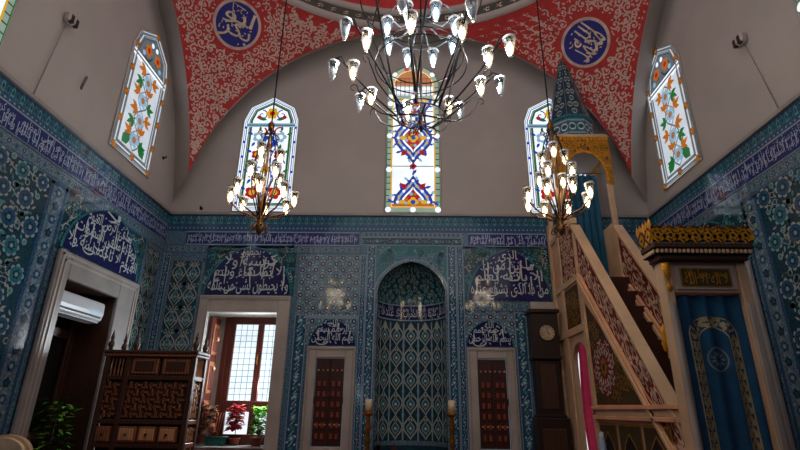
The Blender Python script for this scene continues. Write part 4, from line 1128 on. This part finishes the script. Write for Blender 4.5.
m = MB(); m.box((X0 + .08, yA, 3.45), (X1 - .08, 9.4, 3.58), beige_stone); m.build('platform', mb_)
FM = lambda u, v, h: (X0 - h, u, v)
def slopefn(X, s):
    def fn(u, v, h):
        y = yA - u; r = v / .8
        return (X + s * h, y, Lb(y) + (Lt(y) - Lb(y)) * r)
    return fn
for X, s, nm in ((X0, -1, 'o'), (X1 - .08, -1, 'i')):
    L_ = yA - yE; fn = slopefn(X, s)
    m = MB()
    pts = [(yA, Lb(yA)), (yE, Lb(yE)), (yE, Lt(yE)), (yA, Lt(yA))]
    m.prism(pts, X + .02, X + .06, 'x', dark_red)
    m.build('balustrade_backing', mb_)
    m = MB()
    for v0_, v1_ in ((0, .09), (.73, .8)):
        q = [fn(a, b_, 0) for a, b_ in ((0, v0_), (L_, v0_), (L_, v1_), (0, v1_))]
        m.prism([(c[1], c[2]) for c in q], X - .03, X + .09, 'x', pink_stone)
    q = [fn(a, b_, 0) for a, b_ in ((0, .78), (L_, .78), (L_, .83), (0, .83))]; m.prism([(c[1], c[2]) for c in q], X - .05, X + .11, 'x', beige_stone)
    q = [fn(a, b_, 0) for a, b_ in ((0, -.05), (L_, -.05), (L_, .02), (0, .02))]; m.prism([(c[1], c[2]) for c in q], X - .05, X + .11, 'x', beige_stone)
    m.build('handrail', mb_)
    p = Pat(lambda u, v, h, fn=fn: fn(u, v, h - .018))
    p.rect(0, L_, .09, .73, dark_red, 1, 8, 1)
    p.inside = lambda u, v: .05 < u < L_ - .05 and .14 < v < .68
    p.scroll_field(.12, L_ - .08, .23, .64, .26, .04, scroll_pink, 4, .47, .05)
    for q in range(90): p.leaf(rnd.uniform(.06, L_ - .06), rnd.uniform(.15, .66), rnd.uniform(0, 6.28), .1, .045, scroll_pink, 4)
    for i in range(40):
        u = .03 + i * (L_ - .06) / 39
        p.leaf(u, .09, pi / 2, .07, .05, scroll_pink, 4); p.leaf(u, .73, -pi / 2, .07, .05, scroll_pink, 4)
    p.build('pierced_pattern', mb_)
# triangular panel with rosette
p = Pat(FM)
T = [(7.82, 3.1), (7.79, 1.64), (6.12, 1.62)]
cx, cz = sum(q[0] for q in T) / 3, sum(q[1] for q in T) / 3
sc = lambda k: [(cx + (y - cx) * k, cz + (z - cz) * k) for y, z in T]
p.poly(sc(1.12), pink_stone, 2); p.poly(sc(1.04), dark_red, 4); p.poly(sc(1.0), olive_dark, 6)
def intri(u, v): return 1.70 < v < 3.0 and u < 7.78 and v < 1.62 + (u - 6.12) * (1.5 / 1.73) - .1
RC = (7.36, 2.12)
p.inside = lambda u, v: intri(u, v) and hypot(u - RC[0], v - RC[1]) > .42
p.scroll_field(6.2, 7.8, 1.7, 3.0, .15, .022, gold_d, 8, .48)
p.inside = None
for a in range(16):
    q = 2 * pi * a / 16; p.spiral(RC[0] + .3 * cos(q), RC[1] + .3 * sin(q), .08, q, 1 if a % 2 else -1, 1.1, .028, scroll_white, 9)
    p.leaf(RC[0] + .16 * cos(q), RC[1] + .16 * sin(q), q, .12, .05, scroll_white, 9)
p.disc(RC[0], RC[1], .4, dark_red, 8, 24); p.rosette(RC[0], RC[1], .13, gold_d, olive_dark, 10, 8)
p.build('rosette_panel', mb_)
m = MB()
for z0_, z1_, d in ((1.42, 1.47, .05), (1.47, 1.55, .03), (1.55, 1.6, .055)): m.box((X0 - d, yE + .02, z0_), (X0 - .001, 7.95, z1_), pink_stone if d > .04 else beige_stone, .006)
m.box((X0 - .03, 7.86, .02), (X0 - .001, 7.97, 3.2), beige_stone, .008); m.box((X0 - .03, 8.8, .02), (X0 - .001, 8.96, 4.6), beige_stone, .008)
m.box((X0 - .04, 9.3, 0), (X0 + .04, 9.43, 5.0), beige_stone, .01); m.box((X0 - .035, 8.0, 3.55), (X0 - .001, 9.3, 3.65), beige_stone, .008); m.box((X0 - .035, 8.0, 2.72), (X0 - .001, 9.3, 2.84), beige_stone, .008)
m.build('moulding', mb_)
# lower arcade
for i, (a, b_) in enumerate(((7.2, 7.84), (6.46, 7.16), (5.74, 6.42))):
    c = (a + b_) / 2; p = Pat(FM); p.rect(a, b_, .3, 1.38, gold_d, 3); p.rect(a + .03, b_ - .03, .33, 1.35, olive_dark, 5)
    p.inside = lambda u, v: a + .08 < u < b_ - .08 and v < 1.3 and (abs(u - c) > .26 or v > 1.27)
    p.scroll_field(a + .08, b_ - .06, .4, 1.3, .12, .02, gold_d, 7, .46)
    p.inside = None
    o = [(c - .2, .36), (c + .2, .36), (c + .2, 1.0), (c + .14, 1.12), (c, 1.25), (c - .14, 1.12), (c - .2, 1.0)]
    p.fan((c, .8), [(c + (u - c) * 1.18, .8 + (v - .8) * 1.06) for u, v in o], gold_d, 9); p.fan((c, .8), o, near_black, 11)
    p.build('arcade_panel', mb_)
# tall panels on the platform flank
p = Pat(FM); p.rect(8.1, 8.82, 2.86, 3.52, dark_red, 3); p.rect(8.13, 8.79, 2.89, 3.49, olive_dark, 5)
p.scroll_field(8.2, 8.76, 2.96, 3.46, .15, .025, gold_d, 7, .48)
p.rect(8.1, 8.8, 3.68, 4.45, dark_red, 3)
p.build('gilded_panel', mb_)
m = MB(); m.box((X0, 8.06, 3.58), (X0 + .06, 9.4, 4.62), beige_stone, .008); m.box((X0 - .03, 8.02, 4.55), (X0 + .09, 9.4, 4.66), beige_stone, .01); m.build('parapet', mb_)
m = MB(); m.box((X1 - .06, 8.06, 3.58), (X1, 9.4, 4.62), beige_stone, .008); m.build('parapet', mb_)
p = Pat(FM); p.rect(8.12, 8.78, 3.7, 4.5, dark_red, 5)
p.scroll_field(8.2, 8.74, 3.76, 4.5, .16, .035, scroll_pink, 7, .5); p.rect(9.0, 9.28, 3.7, 4.5, pink_stone, 5)
p.build('lattice_panel', mb_)
# gate
for gi, x in enumerate((2.70, 3.5)):
    m = MB(); m.box((x, GY - .08, 0), (x + .1, GY + .08, 3.04), beige_stone, .012); m.box((x + .02, GY - .1, .1), (x + .08, GY - .075, 2.6), marble, .008)
    gp = m.build('gate_post', mb_)
    if gi: continue
    m = MB(); m.lathe((x + .05, GY - .06, 2.68), [(.0, 0), (.025, .03), (.04, .08), (.022, .12), (.028, .16), (.045, .22), (.05, .33), (.04, .35)], gold, 12); m.build('gilded_capital', gp)
    m = MB(); m.lathe((x + .05, GY - .08, 0), [(.05, 0), (.05, .2), (.032, .26), (.03, 2.5), (.04, 2.56)], marble, 12); m.build('colonnette', gp)
m = MB(); m.box((2.8, GY - .06, 2.7), (3.5, GY + .06, 3.04), beige_stone, .01); m.box((2.83, GY - .075, 2.73), (3.47, GY - .05, 3.0), marble, .01); m.build('lintel', mb_)
FG = lambda u, v, h: (u, GY - .076 - h, v)
p = Pat(FG); p.rect(2.88, 3.42, 2.76, 2.97, gold_d, 1); p.rect(2.9, 3.4, 2.775, 2.955, olive_dark, 3)
write(p, 'لا اله الا الله', 2.92, 3.38, 2.79, 2.92, gold, 5); write(p, 'محمد رسول الله', 2.93, 3.37, 2.85, 2.95, gold, 6)
p.build('gilded_lettering', mb_)
m = MB(); m.box((2.66, GY - .14, 3.04), (3.61, GY + .1, 3.1), dk_wood, .01); m.box((2.6, GY - .19, 3.16), (3.66, GY + .12, 3.22), dk_wood, .01); m.box((2.62, GY - .16, 3.1), (3.64, GY + .11, 3.16), near_black)
m.build('cornice', mb_)
m = MB()
for i in range(22): x = 2.63 + i * .046; m.box((x, GY - .185, 3.105), (x + .03, GY - .155, 3.15), beige_stone, .006)
for i in range(6): y = GY - .15 + i * .046; m.box((2.605, y, 3.105), (2.635, y + .03, 3.15), beige_stone, .006)
m.build('dentil_moulding', mb_)
p = Pat(lambda u, v, h: (u, GY - .19 - h, v)); p.rect(2.6, 3.66, 3.22, 3.4, near_black, 0)
for i in range(8):
    u = 2.6 + (i + .5) * .1325
    p.outline(p.ogee(u, 3.31, .14, .2), .02, gold, 2); p.rosette(u, 3.3, .05, gold, near_black, 2, 5)
    for sg in (-1, 1): p.spiral(u + sg * .07, 3.36, .035, 0, sg, 1, .016, gold, 3, 8); p.leaf(u + sg * .04, 3.24, pi / 2 - sg * .5, .1, .05, gold, 3)
    p.leaf(u, 3.34, pi / 2, .085, .08, gold, 2)
p.build('gilded_cresting', mb_)
p = Pat(lambda u, v, h: (2.6 - h, u, v)); p.rect(GY - .19, GY + .12, 3.22, 3.38, gold, 0)
for i in range(2):
    u = GY - .19 + (i + .5) * .155
    p.outline(p.ogee(u, 3.31, .15, .2), .022, near_black, 2); p.rosette(u, 3.3, .05, gold, near_black, 3, 5); p.leaf(u, 3.36, pi / 2, .13, .1, gold, 2)
for u in (GY - .18, GY - .035, GY + .11): p.leaf(u, 3.36, pi / 2, .14, .08, gold, 2)
p.build('gilded_cresting', mb_)
# brackets below the gate cornice facing the stairs
m = MB(); m.lathe((2.72, GY + .13, 2.1), [(0, 0), (.03, .03), (.045, .1), (.03, .16), (.045, .22), (0, .32)], gold, 10); m.build('gilded_bracket', mb_)
# canopy
for x, y in ((2.84, 8.42), (3.72, 8.42), (2.84, 9.36), (3.72, 9.36)):
    m = MB(); m.box((x - .045, y - .045, 3.6 if x < 3 else 3.58), (x + .045, y + .045, 5.5), beige_stone, .012); m.build('canopy_post', mb_)
def fascia(P, c, w, z0_, zs, za, z1_, name):
    p = Pat(P); K = 12
    def aw(z): return w * .78 * max(0., 1 - ((z - zs) / (za - zs)) ** 2) ** .5 if z > zs else w * .78
    for sg in (-1, 1):
        for i in range(K):
            a, b_ = z0_ + (za - z0_) * i / K, z0_ + (za - z0_) * (i + 1) / K
            p.poly([(c + sg * aw(a), a), (c + sg * w, a), (c + sg * w, b_), (c + sg * aw(b_), b_)], gold_d, 0)
            p.stroke([(c + sg * aw(a), a), (c + sg * aw(b_), b_)], .04, gold, 2)
    p.rect(c - w, c + w, za, z1_, gold_d, 0)
    p.inside = lambda u, v: abs(u - c) < w - .04 and z0_ + .05 < v < z1_ - .1 and (abs(u - c) > aw(v) + .07 or v > za + .04)
    p.scroll_field(c - w, c + w, z0_, z1_ - .05, .14, .026, gold, 3, .46)
    for _ in range(60): p.leaf(c + rnd.uniform(-w, w), rnd.uniform(z0_, z1_), rnd.uniform(0, 6), .09, .05, olive_dark, 2)
    p.inside = None
    n = 14
    for i in range(n): p.rect(c - w + i * 2 * w / n + .01, c - w + (i + 1) * 2 * w / n - .01, z1_ - .1, z1_ - .03, gold, 3)
    p.rect(c - w, c + w, z1_ - .025, z1_, beige_stone, 3)
    p.build(name, mb_)
fascia(lambda u, v, h: (u, 8.37 - h, v), 3.29, .5, 5.45, 5.6, 6.15, 6.48, 'canopy_front')
fascia(lambda u, v, h: (2.79 - h, u, v), 8.89, .52, 5.45, 5.6, 6.15, 6.48, 'canopy_side')
fascia(lambda u, v, h: (3.79 + h, u, v), 8.89, .52, 5.45, 5.6, 6.15, 6.48, 'canopy_side')
m = MB(); m.box((2.79, 8.37, 6.48), (3.79, 9.41, 6.52), beige_stone, .01); m.box((2.79, 8.37, 6.2), (3.79, 9.41, 6.22), plaster); m.build('canopy_ceiling', mb_)
SC = (3.28, 8.9); SB, SD, SA = 6.52, 6.98, 8.82
m = MB(); m.lathe((SC[0], SC[1], 0), [(.46, SB), (.46, SB + .05), (.43, SB + .06), (.43, SD), (.46, SD + .02), (.46, SD + .06)], t_teal, 8, pi / 8, pi / 8 + 2 * pi)
m.sm = [False] * len(m.sm); m.build('spire_drum', mb_)
m = MB(); m.lathe((SC[0], SC[1], 0), [(.44, SD + .06), (.03, SA - .05)], t_dark, 8, pi / 8, pi / 8 + 2 * pi); m.sm = [False] * len(m.sm); sp = m.build('spire', mb_)
m = MB(); m.lathe((SC[0], SC[1], SA - .06), [(.03, 0), (.05, .03), (.02, .06), (.04, .1), (0, .18)], brass, 8); m.build('finial', sp)
p = Pat(None)
for k in range(8):
    a0_, a1_ = pi / 8 + k * pi / 4, pi / 8 + (k + 1) * pi / 4
    def F8(u, v, h, a0_=a0_, a1_=a1_):
        r = .43 if v < SD else .44 + (.03 - .44) * (v - SD - .06) / (SA - .05 - SD - .06); r += h
        q0, q1 = (cos(a0_) * r, sin(a0_) * r), (cos(a1_) * r, sin(a1_) * r)
        return (SC[0] + q0[0] + (q1[0] - q0[0]) * u, SC[1] + q0[1] + (q1[1] - q0[1]) * u, v)
    p.fn = F8
    for u in (.25, .75):
        p.stroke([(u + .2 * cos(2 * pi * i / 10), SB + .26 + .07 * sin(2 * pi * i / 10)) for i in range(12)], .03, t_white, 2); p.poly([(u + .1 * cos(2 * pi * i / 8), SB + .26 + .035 * sin(2 * pi * i / 8)) for i in range(8)], t_deep, 2)
    p.rect(.02, .98, SB + .38, SB + .42, t_pale, 2); p.rect(.02, .98, SB + .1, SB + .14, t_pale, 2)
    for j in range(9):
        z = SD + .16 + j * .18
        for u in ((.3, .7) if j % 2 else (.5,)):
            p.stroke([(u + (.19 - .006 * i) * cos(i * .8), z + .06 * sin(i * .8)) for i in range(9)], .028, t_tan, 2); p.poly([(u - .06, z), (u, z - .03), (u + .06, z), (u, z + .03)], t_turq, 3)
    p.stroke([(.0, SD + .08), (.0, SA - .1)], .05, t_grey, 2)
p.build('spire_tile_pattern', mb_)
bl = thing('canopy_curtain', 'teal velvet curtain hanging under the pulpit canopy', 'curtain', (3.34, 8.52, 3.6))
def cloth(fn, u0, u1, v0, v1, mt, nu=60, nv=6):
    p = Pat(fn); p.rect(u0, u1, v0, v1, mt, 0, nu, nv); p.sm = [True] * len(p.sm); return p
cloth(lambda u, v, h: (u, 8.54 + .025 * sin(u * 55) - h, v), 3.0, 3.52, 3.62, 5.72, teal_cloth).build('cloth', bl)
m = MB(); m.tube([(2.89, 8.54, 5.76), (3.66, 8.54, 5.76)], .012, brass, 6); m.build('rail', bl)
gc = thing('gate_curtain', 'long blue velvet curtain with gold leaf borders filling the pulpit gate', 'curtain', (3.2, GY + .13, 0))
CF = lambda u, v, h: (u, GY + .0 + .022 * sin(u * 34 + .5 * sin(v * 2)) - h - .005, v)
cloth(CF, 2.81, 3.49, .02, 2.69, blue_cloth, 70, 12).build('cloth', gc)
p = Pat(CF)
loop = [(3.15 + sg * .2, z) for sg, z in ((-1, .1), (-1, .6), (-1, 1.2), (-1, 1.8), (-1, 2.2))] + [(3.15 + .2 * cos(pi - pi * i / 8), 2.25 + .16 * sin(pi * i / 8)) for i in range(9)] + [(3.35, z) for z in (2.2, 1.8, 1.2, .6, .1)]
dist = []
for a, b_ in zip(loop, loop[1:]):
    n = max(1, int(hypot(b_[0] - a[0], b_[1] - a[1]) / .034)); dist += [(a[0] + (b_[0] - a[0]) * i / n, a[1] + (b_[1] - a[1]) * i / n) for i in range(n)]
for sg in (-1, 1): p.stroke([(3.15 + (u - 3.15) * (1 + sg * .25), v + (sg * .05 if v > 2.2 else 0)) for u, v in dist], .012, embroidery, 2)
for i, (u, v) in enumerate(dist[:-1]):
    g = atan2(dist[i + 1][1] - v, dist[i + 1][0] - u)
    for sg in (-1, 1): p.leaf(u, v, g + sg * (.9 + .5 * (i % 3)), .062, .036, embroidery, 2)
    if i % 3 == 0: p.rosette(u, v, .03, embroidery, None, 3, 5)
p.outline([(3.15 + .1 * cos(2 * pi * i / 20), 2.03 + .12 * sin(2 * pi * i / 20)) for i in range(20)], .014, embroidery_pale, 2)
for i in range(9):
    a = 2 * pi * i / 9; p.leaf(3.15 + .03 * cos(a), 2.03 + .03 * sin(a), a, .055, .03, embroidery_pale, 2)
p.build('embroidered_border', gc)
pc = thing('passage_curtain', 'pink curtain hanging in the arched passage beneath the pulpit platform', 'curtain', (3.4, 9.38, .3))
cloth(lambda u, v, h: (u + .02 * sin(v * 3), 9.38 + .02 * sin(u * 60) - h, v), 3.1, 3.49, .3, 3.3, pink_cloth, 50, 10).build('cloth', pc)
m = MB(); m.tube([(2.9, 9.38, 3.33), (3.5, 9.38, 3.33)], .012, brass, 6); m.build('rail', pc)
bo = thing('bright_spot_form', 'slim pale form standing in for window light in the first arch of the pulpit flank', 'bright_spot_form', (X0 - .1, 7.53, 0))  # made-up form in place of window light glimpsed through the arch
m = MB(); m.lathe((X0 - .1, 7.53, 0), [(0, 0), (.07, 0), (.07, .9), (.045, 1.05), (.05, 1.1), (.03, 1.2)], t_lilac, 12); m.build('spot_body', bo)
m = MB(); m.lathe((X0 - .1, 7.53, 1.2), [(.032, 0), (.032, .05), (0, .07)], white_plastic, 10); m.build('spot_top', bo)

# ------------------------------------------------------------------ chandeliers
rim_metal = mat('pale_rim_metal', (214, 220, 226), .35, .2)
def mk(f, name):
    m = MB(); f(m); me_o = m.build(name); d = me_o.data; bpy.data.objects.remove(me_o); return d
SH = mk(lambda m: m.lathe((0, 0, 0), [(.078, .10), (.075, .06), (.066, .0), (.053, -.07), (.038, -.125), (.028, -.15), (.022, -.175), (.0, -.182)], lamp_glass, 14), 'lamp_shade')
CP = mk(lambda m: (m.lathe((0, 0, 0), [(.081, .085), (.086, .1), (.083, .118), (.05, .122), (.0, .125)], rim_metal, 14), m.lathe((0, 0, 0), [(.0, .06), (.045, .06), (.05, .11)], iron, 10)), 'lamp_cap')
def bulbm(mt): return mk(lambda m: m.lathe((0, 0, 0), [(.016, .04), (.024, .01), (.038, -.03), (.04, -.07), (.03, -.11), (.016, -.14), (0, -.15)], mt, 12), 'bulb')
BW, BC, BO = bulbm(bulb_warm), bulbm(bulb_cool), bulbm(bulb_off)
def lamp(root, x, y, z, bulb, k=.8):
    s_ = bpy.data.objects.new('lamp_shade', SH); COL.objects.link(s_); s_.parent = root; s_.location = (x, y, z); s_.scale = (k, k, k)
    for nm, d in (('lamp_cap', CP), ('bulb', bulb)):
        c = bpy.data.objects.new(nm, d); COL.objects.link(c); c.parent = s_
def pol(r, a, z): return (r * cos(a), r * sin(a), z)
BCX, BCY = .12, 4.5
big = thing('chandelier', 'huge black iron ring chandelier with many clear glass lamps under the dome', 'chandelier', (BCX, BCY, 4.4))
Bd = lambda mb, nm, par: mb.build(nm, par, world=False)
m = MB(); m.ring((0, 0, 0), .25, .009, steel); m.ring((0, 0, .06), .24, .007, steel); Bd(m, 'hub_ring', big)
m = MB(); m.ring((0, 0, .64), .5, .008, iron, 64); Bd(m, 'main_ring', big)
m = MB(); m.ring((0, 0, .76), .47, .008, iron, 64); Bd(m, 'main_ring', big)
m = MB(); m.ring((0, 0, 1.2), .4, .008, steel, 48); Bd(m, 'upper_ring', big)
m = MB(); m.ring((0, 0, 1.55), .7, .008, iron, 48); Bd(m, 'crown_ring', big)
m = MB(); m.lathe((0, 0, 0), [(0, -.2), (.015, -.17), (.025, -.12), (.012, -.08), (.02, -.03), (.013, .05), (.009, 1.6), (.03, 1.7), (0, 1.8)], iron, 10); Bd(m, 'stem', big)
m = MB(); m.tube([(0, 0, 1.7), (0, 0, 11.3)], .012, iron, 6); Bd(m, 'suspension_cable', big)
for k in range(6):
    a = radians(60 * k + 15)
    m = MB(); m.tube([pol(.25, a, 0), pol(.7, a + .4, 1.55)], .012, iron, 6); Bd(m, 'rod', big)
for k in range(3):
    a = radians(120 * k + 27); m = MB(); m.tube([pol(.7, a, 1.55), pol(.05, a, 4.2), (0, 0, 4.4)], .008, iron, 5); Bd(m, 'suspension_rod', big)
for k in range(4):
    a = radians(90 * k + 10); m = MB(); m.tube([pol(.02, a, .02), pol(.25, a, 0)], .01, iron, 5); Bd(m, 'spoke', big)
for k in range(5):
    a = radians(72 * k - 25)
    m = MB(); m.tube([pol(.03, a, -.12), pol(.12, a, -.16), pol(.2, a, -.13)] + [pol(.2 + .05 * sin(t), a, -.08 - .05 * cos(t)) for t in (0.5, 1.4, 2.4, 3.4, 4.4)], .007, iron, 5, .004); Bd(m, 'scroll', big)
for k in range(9):
    a = radians(-20 + 40 * k)
    path = [pol(.25, a, .0), pol(.45, a, .2), pol(.65, a, .42), pol(.8, a, .62), pol(.87, a, .7)]
    curl = [pol(.93 + .05 * cos(t), a, .7 + .05 * sin(t)) for t in (2.2, 1.2, .2, -.8, -1.8)]
    m = MB(); m.tube(path + curl, .01, iron, 6, .006); ar = Bd(m, 'arm', big)
    m = MB(); m.tube([pol(.25, a, .0), pol(.42, a, .04), pol(.58, a, .16), pol(.68, a, .34)] + [pol(.72 + .04 * cos(t), a, .36 + .04 * sin(t)) for t in (2.4, 1.4, .4, -.6, -1.6)], .008, iron, 5, .005); Bd(m, 'arm_scroll', ar)
    for r, da, st, z in ((.74, .02, BW, .58), (.97, -.03, BW if k == 0 else BO, .62)):
        m = MB(); m.tube([pol(.8, a, .62), pol((.8 + r) / 2, a + da / 2, z + .16), pol(r, a + da, z + .14)], .008, iron, 5); Bd(m, 'lamp_bracket', ar)
        x, y, _ = pol(r, a + da, 0); lamp(big, x, y, z, st)
for k in range(8):
    a = radians(45 * k + 22); x, y, _ = pol(.4, a, 0); lamp(big, x, y, 1.06, BC)
    m = MB(); m.tube([pol(.02, a, 1.3), pol(.25, a, 1.1), pol(.4, a, 1.2)], .008, steel, 5); Bd(m, 'upper_arm', big)

sm_ = thing('chandelier', 'small bronze chandelier of clear lamps hanging before the stained glass window above the open window', 'chandelier', (-1.93, 6.0, 3.6), 'small bronze chandeliers')
m = MB(); m.lathe((0, 0, 0), [(0, -.02), (.03, .02), (.05, .08), (.03, .14), (.045, .2), (.02, .28), (.015, 1.5), (.04, 1.56), (.05, 1.62), (0, 1.7)], bronze, 10); Bd(m, 'stem', sm_)
for k in range(7):
    a = 2 * pi * k / 7; m = MB()
    m.tube([pol(.03, a, .12), pol(.09, a, .12), pol(.12, a, .06)] + [pol(.1 + .03 * cos(t), a, .05 + .03 * sin(t)) for t in (-.5, -1.5, -2.5)], .012, bronze, 5, .006); Bd(m, 'leaf_scroll', sm_)
for k in range(8):
    a = radians(45 * k + 10)
    m = MB(); m.tube([pol(.04, a, .2), pol(.15, a, .26), pol(.28, a, .3), pol(.38, a, .4), pol(.46, a, .55), pol(.46, a, .64), pol(.42, a, .65)], .011, bronze, 5); Bd(m, 'arm', sm_)
    x, y, _ = pol(.41, a, 0); lamp(sm_, x, y, .53, BW, .76)
for k in range(4):
    a = radians(90 * k + 50)
    m = MB(); m.tube([pol(.03, a, .3), pol(.1, a, .6), pol(.22, a, .8), pol(.28, a, .92), pol(.24, a, .96)], .01, bronze, 5); Bd(m, 'upper_arm', sm_)
    x, y, _ = pol(.23, a, 0); lamp(sm_, x, y, .86, BW, .76)
for k in range(3):
    a = radians(120 * k + 15)
    m = MB(); m.tube([pol(.02, a, .95), pol(.1, a, 1.05), pol(.19, a, 1.18), pol(.2, a, 1.24), pol(.17, a, 1.26)], .008, bronze, 5); Bd(m, 'upper_arm', sm_)
    x, y, _ = pol(.17, a, 0); lamp(sm_, x, y, 1.15, BW, .76)
for k in range(6):
    a = radians(60 * k); m = MB(); m.tube([pol(.04, a, .25), pol(.16, a, .6), pol(.2, a, .95), pol(.12, a, 1.3), pol(.03, a, 1.56)], .008, iron, 5); Bd(m, 'rod', sm_)
for k in range(4):
    a = radians(90 * k + 20); m = MB(); m.tube([pol(.03, a, 1.5), pol(.1, a, 1.46)] + [pol(.1 + .025 * cos(t), a, 1.43 + .025 * sin(t)) for t in (1, 0, -1, -2)], .008, iron, 4); Bd(m, 'crown_scroll', sm_)
m = MB(); m.tube([(0, 0, 1.6), (0, 0, 11.3)], .011, iron, 5); Bd(m, 'suspension_cable', sm_)
c2 = sm_.copy(); COL.objects.link(c2); c2.location = (1.95, 6.0, 3.62); c2['label'] = 'small bronze chandelier of clear lamps hanging in front of the pulpit canopy'
for ch in list(sm_.children):
    c = ch.copy(); COL.objects.link(c); c.parent = c2
    for g in ch.children:
        d = g.copy(); COL.objects.link(d); d.parent = c

# ------------------------------------------------------------------ light, world, camera
def light(name, kind, loc, power, col, size=.3, target=None, sy=None):
    l = bpy.data.lights.new(name, kind); l.energy = power; l.color = col
    if kind == 'AREA':
        l.size = size
        if sy: l.shape = 'RECTANGLE'; l.size_y = sy
    else: l.shadow_soft_size = size
    o = bpy.data.objects.new(name, l); COL.objects.link(o); o.location = loc
    if target is not None: o.rotation_euler = (Vector(target) - Vector(loc)).to_track_quat('-Z', 'Y').to_euler()
    return o
light('dome_fill', 'AREA', (0, 3.6, 12.4), 130, (1, .96, .93), 4.5, (0, 5.5, 0))  # added fill light inside the closed dome, which has no windows
for k in range(6):
    light('chandelier_light', 'POINT', (BCX + .72 * cos(k * pi / 3), BCY + .72 * sin(k * pi / 3), 5.12), 25, (1, .93, .85), .1)
light('small_chandelier_light', 'POINT', (-1.93, 6.0, 4.3), 12, (1, .82, .62), .22)
light('small_chandelier_light', 'POINT', (1.95, 6.0, 4.3), 12, (1, .82, .62), .22)
light('front_fill', 'AREA', (0, -.3, 6.4), 75, (.95, .97, 1), 8, (0, 5, 5.6), 6)  # added fill by the windowless front wall, brightens the arch soffits
light('sill_daylight', 'AREA', (-2.78, 9.93, 2.2), 90, (.85, .94, 1), .5, (-3.1, 7.5, 1.6), 1.5)
W = bpy.data.worlds.new('world'); scn.world = W; W.use_nodes = True
W.node_tree.nodes['Background'].inputs['Color'].default_value = (.6, .7, .8, 1); W.node_tree.nodes['Background'].inputs['Strength'].default_value = .3

FPX, PITCH, YAW, ROLL = 497.2, radians(20.48), radians(-1.074), radians(.8)
Fv = Vector((sin(YAW) * cos(PITCH), cos(YAW) * cos(PITCH), sin(PITCH))); Rv = Vector((cos(YAW), -sin(YAW), 0)); Uv = Rv.cross(Fv)
R2 = Rv * cos(ROLL) + Uv * sin(ROLL); U2 = -Rv * sin(ROLL) + Uv * cos(ROLL)
cam = bpy.data.cameras.new('camera'); co = bpy.data.objects.new('camera', cam); COL.objects.link(co)
co.matrix_world = Matrix(((R2.x, U2.x, -Fv.x, 0), (R2.y, U2.y, -Fv.y, 0), (R2.z, U2.z, -Fv.z, 1.5), (0, 0, 0, 1)))
cam.sensor_width = 36; cam.lens = FPX / 800 * 36; cam.clip_start = .05; cam.clip_end = 100
scn.camera = co
scn.view_settings.view_transform = 'Standard'
scn.view_settings.look = 'None'
scn.view_settings.exposure = 0
